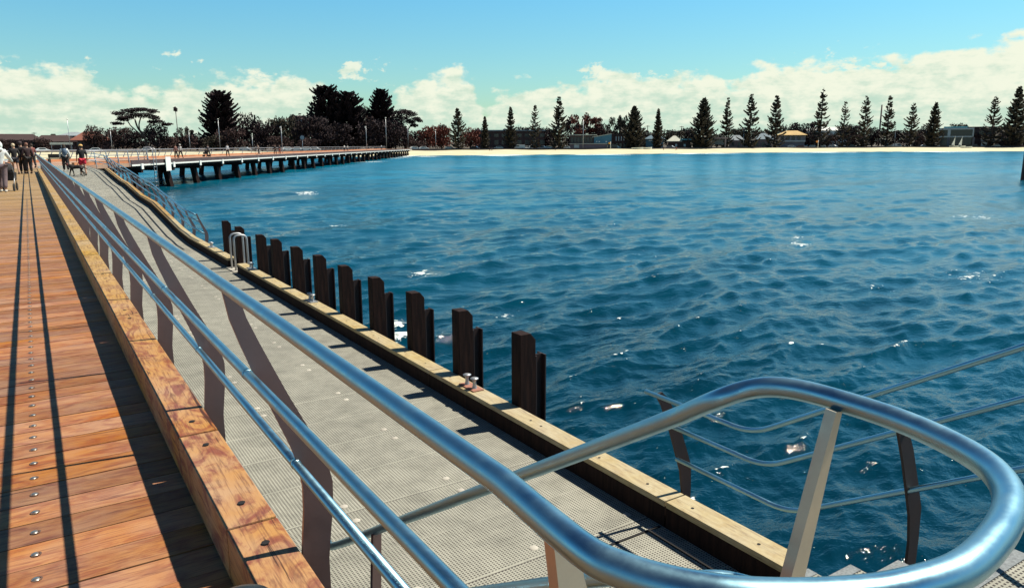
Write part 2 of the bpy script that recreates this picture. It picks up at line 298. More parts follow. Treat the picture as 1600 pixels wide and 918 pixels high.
BLACKP=mat('black_plastic',(.012,.012,.015),.35)
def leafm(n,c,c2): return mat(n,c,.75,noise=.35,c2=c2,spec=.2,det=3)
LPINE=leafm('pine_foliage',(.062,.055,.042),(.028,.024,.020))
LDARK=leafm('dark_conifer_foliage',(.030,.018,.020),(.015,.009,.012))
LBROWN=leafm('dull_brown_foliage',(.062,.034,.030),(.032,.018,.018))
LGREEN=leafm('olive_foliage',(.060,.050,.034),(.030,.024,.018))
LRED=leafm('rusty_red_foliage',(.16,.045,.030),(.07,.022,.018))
BARK=mat('bark',(.05,.035,.030),.9)

# ---------------- the setting: water, land ----------------
WZ=-2.65
shore_px=[(-700,252),(-200,250.5),(0,249.5),(160,248.5),(330,247),(480,246),(640,243.4),(800,242),(1000,240.5),(1140,238.9),(1280,237.4),(1450,236.6),(1600,236.3),(1900,235),(2500,234)]
_sa=[];_sr=[]
for x,y in shore_px:
    if x<-300: P=Vector((-70,230,0))
    elif x>2000: P=Vector((520,40,0))
    else: P=atz(x,y,WZ)
    _sa.append(math.atan2(P.x,P.y)); _sr.append(math.hypot(P.x,P.y))
_sa=[R(-50)]+_sa+[R(125)]; _sr=[240]+_sr+[640]
def shore_r(a): return float(np.interp(a,_sa,_sr))
def az(px): r=ray(px,230); return math.atan2(r.x,r.y)
def on(px,k):
    a=az(px); d=shore_r(a)*k; return Vector((math.sin(a)*d,math.cos(a)*d,gz(k))),d
_gk=[.9,.985,1,1.02,1.06,1.12,1.16,1.5,3,20]; _gzv=[-5,-2.9,-2.6,-2.2,-1.5,-.75,-.62,-.3,2.0,30]
def gz(k): return float(np.interp(k,_gk,_gzv))
def zpix(px,py,d): return atr(px,py,d).z
def mpp(px,d):
    r=ray(px,230); return d/math.hypot(r.x,r.y)/FPX
def land(name,ks,m,kind='structure',dz=0):
    A=np.linspace(R(-50),R(125),260); mb=MB(); 
    for k in ks:
        for a in A:
            d=shore_r(a)*k; w=(.25*math.sin(a*37)+.2*math.sin(a*91)) if k>1.08 else .25*math.sin(a*60)*(k-1)*10
            mb.v.append((math.sin(a)*d,math.cos(a)*d,gz(k)+w*.5+dz))
    n=len(A)
    for i in range(len(ks)-1):
        for j in range(n-1): mb.f.append((i*n+j,i*n+j+1,(i+1)*n+j+1,(i+1)*n+j)); mb.m.append(0); mb.sm.append(True)
    return tag(mb.build(name,m),kind=kind)
land('beach',[.9,.985,1,1.02,1.06,1.12,1.125],SAND)
land('ground',[1.12,1.16,1.3,1.5,2,3,6,12,20],GROUND,dz=.02)

def sea():
    a0,a1=-14,96
    A=np.concatenate([np.linspace(-180,a0,40)[:-1],np.linspace(a0,a1,900),np.linspace(a1,180,40)[1:]])*math.pi/180
    rs=[.0]; r=1.2
    def drf(r): return max(.05,min(r*r/2700.,.0095*r)) if r>4 else .05
    while r<900: rs.append(r); r+=drf(r)
    rs=np.array(rs)
    AA,RR=np.meshgrid(A,rs); X=np.sin(AA)*RR; Y=np.cos(AA)*RR; Z=np.zeros_like(X); DX=np.zeros_like(X); DY=np.zeros_like(X)
    slope=np.zeros_like(X)
    rng=np.random.RandomState(3); wd=R(172)        # travel direction
    DRR=np.maximum(np.array([drf(r) for r in rs])[:,None]*np.ones_like(RR),RR*.0022)
    for i in range(250):
        lam=.20*(2.8/.20)**rng.rand() if i<215 else 3.5*(11/3.5)**rng.rand(); th=wd+rng.randn()*.50
        amp=.0039*lam*(.5+rng.rand())
        if 1.5<lam<3.5: amp*=.6
        if i>=215: amp*=.55
        k=2*math.pi/lam; kx=k*math.sin(th); ky=k*math.cos(th); ph=rng.rand()*6.28
        att=np.clip((lam/DRR-1.5)/1.5,0,1)
        j0=int(np.argmax(att[:,0]<=0)) if (att[:,0]<=0).any() else len(rs)
        if j0==0: j0=len(rs)
        sl_=slice(0,j0)
        p=kx*X[sl_]+ky*Y[sl_]+ph; c=np.cos(p); sn=np.sin(p); at_=att[sl_]
        Z[sl_]+=amp*at_*c; DX[sl_]-=amp*at_*.9*sn*math.sin(th); DY[sl_]-=amp*at_*.9*sn*math.cos(th); slope[sl_]+=amp*k*at_*c
    print('rows',len(rs),'slope rms',slope.std())
    # smooth groups of bigger and smaller waves
    X2=X+DX; Y2=Y+DY
    sr=np.interp(AA,_sa,_sr); q=RR/np.maximum(sr,1)
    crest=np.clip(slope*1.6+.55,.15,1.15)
    foam_glint=np.clip((slope-.46)*2.2,0,.50)  # steep-crest flecks: sun sparkle painted as white spots, mixed with whitecaps
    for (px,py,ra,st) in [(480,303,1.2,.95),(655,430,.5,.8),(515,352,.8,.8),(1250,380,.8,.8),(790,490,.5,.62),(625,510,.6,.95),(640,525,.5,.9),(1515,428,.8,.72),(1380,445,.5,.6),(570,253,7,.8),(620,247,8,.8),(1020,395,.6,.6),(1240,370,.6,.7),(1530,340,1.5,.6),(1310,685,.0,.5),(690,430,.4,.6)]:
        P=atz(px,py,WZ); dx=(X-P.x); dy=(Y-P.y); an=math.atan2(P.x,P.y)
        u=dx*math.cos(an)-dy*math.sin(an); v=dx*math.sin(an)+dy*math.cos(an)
        if ra>0: foam_glint=np.maximum(foam_glint,st*1.05*crest*np.exp(-((u/ra)**2+(v/(ra*1.3))**2)))
    wob=.012*np.sin(AA*23)+.008*np.sin(AA*61+1)
    for kk,wd_,stg in ((.95,.020,1.10),(.90,.016,.70),(.992,.012,1.25)):
        foam_glint=np.maximum(foam_glint,stg*np.exp(-((q-kk-wob*.6)/wd_)**2)*(.55+.45*np.sin(AA*47+kk*900)))
    sky_shallow=np.clip((RR-6)/130,0,1)**.6*.85+np.clip((q-.8)/.2,0,1)*.15  # bluer with distance: reflected sky put into the body colour, plus shore shallows
    rough=np.interp(RR,[0,10,30,80,300,900],[.03,.04,.07,.18,.30,.36])
    V=np.stack([X2,Y2,Z+WZ],-1).reshape(-1,3)
    n=len(A); m=len(rs); idx=np.arange(n*m).reshape(m,n)
    Q=np.stack([idx[:-1,:-1],idx[:-1,1:],idx[1:,1:],idx[1:,:-1]],-1).reshape(-1,4)[:, ::-1]
    me=bpy.data.meshes.new('sea'); me.vertices.add(len(V)); me.vertices.foreach_set('co',V.ravel())
    me.loops.add(Q.size); me.loops.foreach_set('vertex_index',Q.ravel().astype(np.int32))
    me.polygons.add(len(Q)); me.polygons.foreach_set('loop_start',np.arange(0,Q.size,4,dtype=np.int32)); me.polygons.foreach_set('loop_total',np.full(len(Q),4,dtype=np.int32))
    me.polygons.foreach_set('use_smooth',np.ones(len(Q),bool)); me.materials.append(WATER)
    for nm,arr in (('foam_glint',foam_glint),('sky_shallow',sky_shallow),('ripple',rough)):
        at=me.attributes.new(nm,'FLOAT','POINT'); at.data.foreach_set('value',arr.ravel().astype(np.float32))
    me.update(); me.validate(); o=bpy.data.objects.new('sea',me); col.objects.link(o); tag(o,kind='structure')
sea()

# ---------------- upper boardwalk ----------------
KX0,KX1,KH=.435,.61,.206
def boardwalk():
    mb=MB(); y=-1.45; i=0
    while y<62:
        g=.0035 if abs(y-4.57)>.1 and i%17 else .007
        mb.box(-4.6,y+g,-.055,KX0+.03,y+.193-g,random.uniform(-.0015,.0015)); y+=.193; i+=1
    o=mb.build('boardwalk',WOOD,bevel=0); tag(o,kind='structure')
    b=MB(); y=-1.45+.096
    k=0
    while y<26:
        for x in (-.135,-2.4):
            b.lathe([(.0,.0055),(.009,.0065),(.013,.003)],(x+random.uniform(-.004,.004),y,0),10,0)
            b.lathe([(.013,.0032),(.019,.0026)],(x,y,0),10,1)
        y+=.193
    s=b.build('bolt_heads',[BOLT,mat('bolt_recess',(.10,.055,.04),.8)],o); tag(s,kind='stuff')
    u=MB(); u.box(-4.7,-1.5,-.45,KX1-.03,62,-.062); u.build('joists',RUST,o)
boardwalk()
def kerbs():
    js=[-.1,.86,2.49,3.47,6.38,8.44,12.29,15.2,18.6,22,25.6,29,32.6,36,39.8,43.5,47,50.4,53.5]
    for i in range(len(js)-1):
        a,b=js[i]+.006,js[i+1]-.006
        t=thing('kerb_beam','orange hardwood kerb beam between boardwalk and railing, %s in its row'%ordw(i,len(js)-1),'kerb beam','timber kerb beams edging the boardwalk',(0,0,0))
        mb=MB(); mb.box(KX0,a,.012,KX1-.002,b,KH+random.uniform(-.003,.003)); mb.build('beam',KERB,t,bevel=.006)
        if i<12:
            n=max(2,int((b-a)/1.1))
            for k in range(n):
                yy=a+.16+(b-a-.32)*k/(n-1)
                MB().lathe([(.0,.0),(.014,.0012)],(.525,yy,KH+.0032),12).build('bolt_hole',BLACK,t)
kerbs()
# wall, piles and beams below the boardwalk
fb=MB(); fb.box(KX0+.04,-1.5,-.42,KX1,62,.005); tag(fb.build('edge_beam',RUST),'dark steel beam running beneath the boardwalk kerb on its seaward side','edge beam')
for i,y in enumerate((.5,8,16,24,32,40,48,56)):
    mb=MB(); mb.tube([(-1.2,y,-5),(-1.2,y,-.46)],.22,14); tag(mb.build('round_pile',RUST),'round dark steel pile below the boardwalk, %s of the row'%ordw(i,8),'pile','round piles under the boardwalk')

# ---------------- lower walkway ----------------
prof=[(-1.6,-1.45),(24.2,-1.45),(26.0,-1.37),(32.0,-.87),(33.5,-.84),(35.8,-.79),(41.2,-.47),(43.4,-.43),(51.5,-.03),(54,.004),(70,.004)]
def dz(y): return float(np.interp(y,[p[0] for p in prof],[p[1] for p in prof]))
LX0,LX1=.60,3.89
def walkway():
    mb=MB(); ys=[p[0] for p in prof]
    for a,b in zip(ys[:-1],ys[1:]):
        za,zb=dz(a),dz(b)
        for (x0,x1,t0,t1) in ((LX0,LX1,0,-.16),):
            mb.add([(x0,a,za),(x1,a,za),(x1,b,zb),(x0,b,zb),(x0,a,za+t1),(x1,a,za+t1),(x1,b,zb+t1),(x0,b,zb+t1)],[(0,1,2,3),(4,7,6,5),(1,5,6,2),(0,3,7,4)],0)
    o=mb.build('lower_walkway',GRATE); tag(o,kind='structure')
    d=MB()
    for k in range(0,14):
        ys_=5.4+1.4*(k-1)
        for x in (.95,1.9,2.86,3.78):
            for s in(-.15,.13): d.lathe([(0,.004),(.030,.004),(.034,.001)],(x,ys_+s,-1.45),12)
    s=d.build('fixing_discs',CONC,o); tag(s,kind='stuff')
    g=MB(); g.box(3.02,3.83,-1.448,3.87,3.85,-1.442); g.box(3.17,2.66,-1.448,3.19,3.83,-1.442); g.box(3.74,2.66,-1.448,3.76,3.83,-1.442); g.build('panel_gap',BLACK,o)
    st=MB(); st.box(3.3,-1.6,-1.9,3.8,24,-1.57); st.box(.9,-1.6,-1.9,1.3,24,-1.57); st.build('bearers',RUST,o)
walkway()
ETL=['at the foot of the stairs, ending in the nearest cut face','holding the nearest twin bollard beside the two nearest piles','beside the middle of the pile row','just on the camera side of the hooped ladder','','beside the farthest piles and the farthest bollard','on the lowest slope of the ramp','on the ramp just below its lower landing','on the ramp at its lower landing','on the ramp between its two landings','on the ramp at its upper landing','on the ramp just above its upper landing','at the very top of the ramp']
def edge_timbers():
    js=[2.70,3.815,7.9,12.2,18.0,18.95,23.9,28,32.2,36,40.3,44.4,48.4,51.8]
    for i in range(len(js)-1):
        a,b=js[i],js[i+1]
        if i==4: continue
        cuts=[a+.008]+[y for y in (24.2,26,32,33.5,35.8,41.2,43.4,51.5) if a<y<b]+[b-.008]
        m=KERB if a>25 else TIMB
        t=thing('edge_timber','%s edge timber %s'%('orange' if a>25 else 'pale',ETL[i]),'edge timber','edge timbers of the lower walkway')
        mb=MB(); H=.22; x0,x1=3.89,4.1
        vs=[];n=len(cuts)
        for y in cuts: z=dz(y); vs+=[(x0,y,z+H-.05),(x1,y,z+H-.05),(x1,y,z+H),(x0,y,z+H)]
        fs=[(0,1,2,3),tuple(4*(n-1)+k for k in (3,2,1,0))]
        for k in range(n-1):
            for j in range(4): fs.append((4*k+j,4*k+(j+1)%4,4*(k+1)+(j+1)%4,4*(k+1)+j))
        mb.add(vs,fs); mb.build('timber_top',m,t,bevel=.004)
        mb=MB(); vs=[]
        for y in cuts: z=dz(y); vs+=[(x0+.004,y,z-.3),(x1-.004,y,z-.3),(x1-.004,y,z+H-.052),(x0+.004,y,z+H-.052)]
        mb.add(vs,fs); mb.build('beam',DARKT,t)  # dark lower part: shade on the timber's side put into the colour
        y=a+.3; cnt=0
        while y<min(b-.15,22):
            MB().lathe([(.0,.0),(.013,.001)],(3.985,y,-1.45+H+.0012),10).build('bolt_hole',BLACK,t)
            y+=[.62,.9,.18,1.1][cnt%4]; cnt+=1
edge_timbers()
ORD=['nearest','second nearest','third nearest','fourth nearest','fifth nearest','middle','fifth farthest','fourth farthest','third farthest','second farthest','farthest']
def piles():
    ys=[6.36,7.69,9.0,10.35,11.65,12.94,14.3,15.72,16.95,18.95,20.4]
    for i,y in enumerate(ys):
        tt=thing('fender_pile','%s dark square timber fender pile with chamfered top beyond the walkway edge'%ORD[i],'fender pile','row of fender piles beside the lower walkway',(4.105,y,0))
        w=.175; zt=-.43+random.uniform(-.015,.015)
        mb=MB(); mb.prism([(0,-4),(.195,-4),(.195,zt-.075),(.130,zt),(0,zt)],-w,0); mb.build('timber_post',DARKT,tt,bevel=.006)
        s=MB(); x=.202; z1=zt-.26
        s.box(x,-.17,-4,x+.014,-.02,z1); s.box(x+.014,-.105,-4,x+.12,-.09,z1); s.box(x+.12,-.17,-4,x+.134,-.02,z1)
        s.build('steel_section',RUST,tt)
piles()
def bollard(y,lab,x=4.0):
    t=thing('mooring_bollard',lab,'bollard','twin mooring bollards on the edge timber',(x,y,-1.4+.17))
    b=MB(); b.box(-.07,-.17,.001,.07,.17,.014); b.build('base_plate',mat('rusted_plate',(.30,.13,.09),.7) if y<8 else GALV,t,bevel=.003)
    for s in (-1,1):
        p=MB(); p.lathe([(.030,.012),(.026,.03),(.021,.05),(.021,.095),(.028,.112),(.047,.122),(.048,.132),(.03,.14),(0,.142)],(0,s*.085+.01,0),14); p.build('horn',GALV,t)
bollard(7.05,'galvanised twin bollard on the pale edge timber between the two nearest piles')
bollard(12.8,'small steel twin bollard on the edge timber in the middle of the pile row')
bollard(17.05,'small steel twin bollard just in front of the hooped ladder')
bollard(21.4,'farthest steel twin bollard where the ramp meets the pile row')
def ladder():
    t=thing('access_ladder','pale grey hooped steel ladder stanchions rising from the walkway edge among the piles','ladder',loc=(4.02,18.47,-1.45))
    for s in (-.2,.2):
        m=MB(); pts=fillet([(-.10,s,0),(-.10,s,.86),(.20,s,.86),(.20,s,-1.6)],.13,7); m.tube(pts,.024,10); m.build('hoop',GALV,t)
    for k in range(5):
        m=MB(); m.tube([(.20,-.2,-.1-.3*k),(.20,.2,-.1-.3*k)],.016,8); m.build('rung',GALV,t)
    m=MB(); m.box(-.2,-.42,.004,.34,.42,.02); m.build('landing_plate',CONC,t)
ladder()

# ---------------- railings ----------------
# plate profile in the X-Z plane: (z, centre x, width), measured from the kerb face x=KX1
PP=[(1.085,.452,.040),(1.0,.470,.048),(.92,.498,.055),(.826,.534,.062),(.74,.568,.068),(.65,.606,.076),(.57,.640,.084),(.505,.664,.092),(.42,.678,.098),(.34,.676,.098),(.25,.666,.095),(.15,.656,.091),(-.28,.656,.091)]
def plate(mb,y,dx=0,z0=0,sc=1,th=.014,mir=1,rot=0,y2=None):
    pol=[(xc-w/2,z) for z,xc,w in PP]+[(xc+w/2,z) for z,xc,w in reversed(PP)]
    pol=[(x,z*sc+z0) for x,z in pol]
    M=None
    if rot: M=Matrix.Translation((dx+.5,y,0))@Matrix.Rotation(rot,4,'Z')@Matrix.Translation((-.5,0,0)); mb.prism(pol,-th/2,th/2,0,M)
    else: mb.prism([(x+dx,z) for x,z in pol],y-th/2,y+th/2)
RT=.0178; RM=.0155
def main_railing():
    t=thing('steel_railing','long stainless steel railing with three tubes beside the boardwalk, looping round to the stair handrail','railing',loc=(0,0,0))
    zt,zm,zl=1.10,.826,.505
    far=55.0
    LP=[(906,855),(975,891),(1044,912),(1120,926),(1200,933),(1300,932),(1400,921),(1500,890),(1551,845),(1576,800),(1573,763),(1543,727),(1486,692),(1402,655),(1310,625),(1250,609)]
    pts=[(.44,y,zt) for y in (far,40,25,12,6,3,1.6,1.1,.85,.7)]
    lp=[tuple(atz(x,y,zt)) for x,y in LP]+[tuple(atz(1205,604,zt-.005)),tuple(atz(1165,609,zt-.02))]
    XS=atz(1120,624,zt-.045).x
    def atX(x,y): r=ray(x,y); return EYE+r*(XS/r.x)
    qa,qb=atX(1022,664),atX(560,838); sl_=(qb.z-qa.z)/(qb.y-qa.y)
    tail=[tuple(atz(1120,624,zt-.045)),tuple(atX(1075,643))]
    zs=lambda y: qa.z+sl_*(y-qa.y)
    tail+= [(XS,y,zs(y)) for y in (qa.y,1.6,2.2,3.0)]
    tail+= [(XS,3.12,zs(3.0)-.04),(XS,3.25,zs(3.0)-.05),(XS,3.35,zs(3.0)-.05)]
    print('STAIR',XS,sl_,qa,[tuple(round(c,3) for c in p) for p in lp])
    path=[Vector(p) for p in pts[:-1]]+smoothpath([pts[-1]]+lp+tail,6)
    m=MB(); m.tube(path,RT,20); m.build('top_rail',STEEL,t)
    lo2=[(.485,1.6),(.485,1.1),(.488,.80),(.520,.62),(.61,.50),(.71,.46),(.81,.48),(.868,.55),(.882,.63),(.855,.695),(.80,.735)]
    s=MB(); q=[Vector((.485,y,zm)) for y in (far,40,25,12,6,3)]+smoothpath([(x,y,zm) for x,y in lo2]+[(.79,.80,zm-.02),(.79,.90,zm-.08),(.79,1.4,zm-.39),(.79,2.2,zm-.89),(.79,2.9,zm-1.33)],6)
    s.tube(q,RM,16); s.build('middle_rail',STEEL,t)
    s=MB(); s.tube([(.612,y,zl) for y in (far,30,10,3,.9)],RM,16); s.build('lower_rail',STEEL,t)
    y=.62; k=0
    while y<far:
        m=MB(); plate(m,y,rot=R(16) if k==0 else 0); m.build('post',PLATE_SHADE if k else PLATE_LIT,t)
        c=MB()
        if k<6:
            for xx,zz in ((.485,zm),(.612,zl)): MB().tube([(xx,y-.012,zz),(xx,y+.012,zz)],RM+.0012,12).build('rail_sleeve',STEEL,t)
        y+=1.6; k+=1
    # flat posts of the looping stair rail
    def flat(a,b,w0,w1,face,th=.012):
        a=Vector(a); b=Vector(b); d=(b-a).normalized(); f=Vector(face); f=(f-d*f.dot(d)).normalized(); x=d.cross(f)
        m=MB(); vs=[a+x*w0*sx+f*th*sf for sf in(-.5,.5) for sx in(-.5,.5)]+[b+x*w1*sx+f*th*sf for sf in(-.5,.5) for sx in(-.5,.5)]
        m.add(vs,[(0,1,3,2),(4,6,7,5),(0,4,5,1),(2,3,7,6),(0,2,6,4),(1,5,7,3)]); return m
    def boxpost(tp,bp,w0,w1,th,face):
        tp=Vector(tp); bp=Vector(bp); d=(bp-tp).normalized(); f=Vector(face); f=(f-d*f.dot(d)).normalized(); x=d.cross(f)
        m=MB(); vs=[p+x*w*sx+f*th*sf for p,w in ((tp,w0),(bp,w1)) for sf in(-.5,.5) for sx in(-.5,.5)]
        m.add(vs,[(0,1,3,2),(4,6,7,5),(0,4,5,1),(2,3,7,6),(0,2,6,4),(1,5,7,3)]); return m
    tp=atz(1303,640,zt-.01); r_=ray(1232,925); bpt=EYE+r_*((tp.y+.02)/r_.y)
    boxpost(tp,tp.lerp(bpt,2.6),.020,.10,.018,(.13,-1,.12)).build('post',PLATE_LIT,t)
    flat((XS,2.50,zs(2.5)-.01),(XS-.02,2.62,-1.38),.045,.07,(.4,-1,0)).build('post',PLATE_SHADE,t)
main_railing()
def rail3(name,label,path,side=0,posts=(),sc=1.0,r=RM,cap=None,grp=None):
    # path: list of (x,y,z) of walkway edge; rails offset like the main railing profile (x measured from 4.1 edge)
    t=thing(name,label,'railing',grp)
    for nm,dx,dzv in (('top_rail',-.19,1.05),('middle_rail',-.08,.82),('lower_rail',-.01,.47)):
        m=MB(); m.tube(fillet([(x+dx,y,z+dzv*sc) for x,y,z in path],.18,5),r,10); m.build(nm,STEEL,t)
    for (x,y,z) in posts:
        m=MB(); plate(m,y,dx=x-KX1,z0=z,sc=sc); m.build('post',PLATE_SHADE,t)
    return t
# far railing of the stairs: level then rising towards the camera
st=thing('stair_railing','kinked three tube steel railing above the water on the seaward side of the stairs','railing')
def zrow(z0,yb,y): return z0 if y>=yb else z0+(yb-y)*.628
for nm,x,z0,yb,y1 in (('top_rail',3.80,-.36,2.97,3.98),('middle_rail',3.93,-.62,2.95,3.93),('lower_rail',4.04,-.93,2.82,3.86)):
    m=MB(); pts=[(x,y1,z0),(x,yb,z0),(x,.55,z0+(yb-.55)*.628),(x,-1.6,z0+(yb-.55)*.628)]
    m.tube(fillet(pts,.16,6),.0175,12); m.build(nm,STEEL,st)
for y,zb in ((3.86,-1.4),(2.06,-1.4+.42),(.3,.0)):
    m=MB(); pol=[(-.335,1.05),(-.27,.95),(-.17,.72),(-.09,.5),(-.04,.36),(-.01,.18),(-.02,-.45),(.08,-.45),(.09,.18),(.08,.38),(.01,.56),(-.08,.78),(-.19,.98),(-.27,1.06)]
    m.prism([(4.12+a,b+zb) for a,b in pol],y-.008,y+.008); m.build('post',RUST,st)

# ramp railing
rp=[(4.1,y,dz(y)) for y in (70,52,43.4,41.2,33.9,32.0,25.0,22.9)]
rail3('ramp_railing','blue grey three tube railing stepping down beside the ramp to the pile row',rp,posts=[(4.1,y,dz(y)) for y in np.arange(22.9,52.5,1.95)],sc=.95,r=.026)
# post that leans out at the foot of the ramp railing
# ---------------- stairs ----------------
def stairs():
    t=thing('wide_staircase','grated steel steps with grey nosings descending beside the boardwalk railing','staircase')
    for k in range(1,9):
        z=-1.4+.175*k; yf=2.62-.285*(k-1); dep=.30 if k<8 else 2.2
        m=MB(); m.box(.97,yf-dep,z-.04,4.0,yf-.072,z); o=m.build('tread',GRATE,t)
        n=MB(); n.box(.97,yf-.070,z-.042,4.0,yf,z+.003); n.build('nosing',mat('nosing_grit',(.22,.24,.25),.85,noise=60,c2=(.12,.13,.14)) if k==1 else bpy.data.materials['nosing_grit'],t)
    s=MB()
    for x in (1.0,2.4,3.9): s.add([(x,2.7,-1.55),(x,2.7,-1.75),(x,.5,-.4),(x,.5,-.1),(x+.03,2.7,-1.55),(x+.03,2.7,-1.75),(x+.03,.5,-.4),(x+.03,.5,-.1)],[(0,1,2,3),(7,6,5,4),(0,4,5,1),(1,5,6,2),(2,6,7,3),(3,7,4,0)])
    s.build('stringer',RUST,t)
stairs()

# ---------------- main pier ----------------
PA=Vector((7.4,75.7,0)); _pe=atz(638,243.6,WZ); PD=Vector((_pe.x-PA.x,_pe.y-PA.y,0)); PLEN=PD.length+14; PD.normalize(); PN=Vector((-PD.y,PD.x,0)); PW=11.2
def pp(s,w,z): return PA+PD*s+PN*w+Vector((0,0,z))
PM=Matrix(((PN.x,PD.x,0,PA.x),(PN.y,PD.y,0,PA.y),(0,0,1,0),(0,0,0,1)))       # local (w, s, z)
def pier():
    t=thing('timber_pier','long dark timber pier on raked piles running from the boardwalk to the beach','pier')
    S0,S1=-46,PLEN
    m=MB(); m.box(0,S0,-.34,PW,S1,-.012,0,PM); m.build('deck',mat('pier_deck_boards',(.40,.26,.17),.8,noise=.8,c2=(.30,.17,.12)),t)
    m=MB(); m.box(-.05,1,-.36,-.002,S1,.22,0,PM); m.build('side_board',mat('side_board_maroon',(.085,.055,.055),.7,noise=.6,c2=(.05,.035,.04)),t)  # one dark grey maroon tone over the whole side
    m=MB(); m.box(-.11,1,-.30,-.052,S1,-.16,0,PM); m.build('white_rail_strip',WPAINT,t)
    for w,a in ((.15,-8),(PW-.25,S0)):
        m=MB(); m.box(w,a,-.006,w+.22,S1,.24,0,PM); m.build('kerb',mat('pier_kerb_timber',(.50,.21,.09),.8,noise=.5,c2=(.34,.12,.06)),t)
    m=MB(); 
    for w in (.6,PW/2,PW-.6): m.box(w-.2,S0,-.62,w+.2,S1,-.345,0,PM)
    m.build('girders',DARKT,t)
    s=10.0-7.1*2; k=0
    while s<S1-3:
        c=MB(); c.box(-.1,s-.22,-.95,PW+.1,s+.22,-.625,0,PM); c.build('crosshead',DARKT,t)
        c=MB(); c.box(-.20,s-.22,-.62,-.112,s+.22,-.10,0,PM)
        if s>0: c.build('white_bracket',WPAINT,t)
        for w0,w1,lean in ((.7,.3,1.4),(PW-.7,PW-.3,-1.4)):
            m=MB(); m.bar(PM@Vector((w0,s,-.9)),PM@Vector((w1,s+lean,-7)),.50,.50); m.build('raked_pile',DARKT,t)
        s+=7.1; k+=1
pier()
def pier_rail():
    t=thing('pier_railing','thin steel railing of leaning posts along the landward side of the main pier','railing')
    S0,S1=-40,PLEN-1; w=PW-.02
    for nm,z,dw in (('top_rail',1.1,-.25),('middle_rail',.72,-.1),('lower_rail',.4,0)):
        m=MB(); m.tube([PM@Vector((w+dw,s,z)) for s in np.linspace(S0,S1,12)],.045 if z>1 else .022,8); m.build(nm,GALV,t)
    s=S0; n=0
    while s<S1 and n<98:
        m=MB(); m.add([PM@Vector(v) for v in ((w,s,.0),(w+.1,s,.0),(w-.2,s+.55,1.08),(w-.26,s+.55,1.08),(w,s+.05,.0),(w+.1,s+.05,.0),(w-.2,s+.6,1.08),(w-.26,s+.6,1.08))],[(0,1,2,3),(4,7,6,5),(0,4,5,1),(1,5,6,2),(2,6,7,3),(3,7,4,0)])
        m.build('post',GALV,t); s+=1.9 if n<40 else 5; n+=1
    t=thing('corner_railing','short run of leaning railing posts above the orange kerb where ramp meets pier','railing')
    a,b=-7,4.6
    for nm,z,dw in (('top_rail',1.1,.25),('middle_rail',.75,.1),('lower_rail',.42,0)):
        m=MB(); m.tube([PM@Vector((.05+dw,s,z)) for s in (a,b)],.026,8); m.build(nm,GALV,t)
    for k in range(7):
        s=a+(b-a)*k/6; m=MB(); m.add([PM@Vector(v) for v in ((-.08,s,-.2),(.02,s,-.2),(.33,s+.45,1.08),(.27,s+.45,1.08),(-.08,s+.06,-.2),(.02,s+.06,-.2),(.33,s+.51,1.08),(.27,s+.51,1.08))],[(0,1,2,3),(4,7,6,5),(0,4,5,1),(1,5,6,2),(2,6,7,3),(3,7,4,0)])
        m.build('post',GALV,t)
    # white board on the pier side
    m=MB(); m.box(-.24,7.9,-.95,-.203,9.1,.45,0,PM); tag(m.build('marker_board',WPAINT),'tall white marker board fixed to the pier side above the first piles','board')
    # vertical access ladder at the pier corner
    t=thing('pier_ladder','tall slim white ladder hanging down at the near corner of the main pier','ladder')
    for s in (4.9,5.5):
        m=MB(); m.tube(fillet([PM@Vector((.5,s,.0)),PM@Vector((.5,s,1.5)),PM@Vector((-.35,s,1.3)),PM@Vector((-.35,s,-4.2))],.3,4),.035,8); m.build('rail',GALV,t)
    for k in range(13):
        z=.6-.36*k; m=MB(); m.tube([PM@Vector((-.35,4.9,z)),PM@Vector((-.35,5.5,z))],.022,6); m.build('rung',GALV,t)
pier_rail()
def marker_pile():
    P=atz(1606,281,WZ); t=thing('marker_pile','thick rusty red navigation pile standing in the open water at the right edge','marker pile',loc=(P.x,P.y,0))
    m=MB(); zt=atr(1600,233,math.hypot(P.x,P.y)).z
    m.tube([(0,0,-6),(0,0,zt-.3),(0,0,zt)],[.72,.72,.55],14); m.build('pile_shaft',mat('rusty_red',(.22,.05,.03),.8,noise=2,c2=(.05,.02,.02)),t)
    m=MB(); m.tube([(-.75,-.1,zt-2.6),(-.75,-.1,zt+1.7)],.05,8); m.build('staff',RUST,t)
    m=MB(); m.tube([(-.75,-.1,zt-2.8),(-.75,-.1,zt-.9)],.14,8); m.build('staff_sleeve',BLACKP,t)
marker_pile()

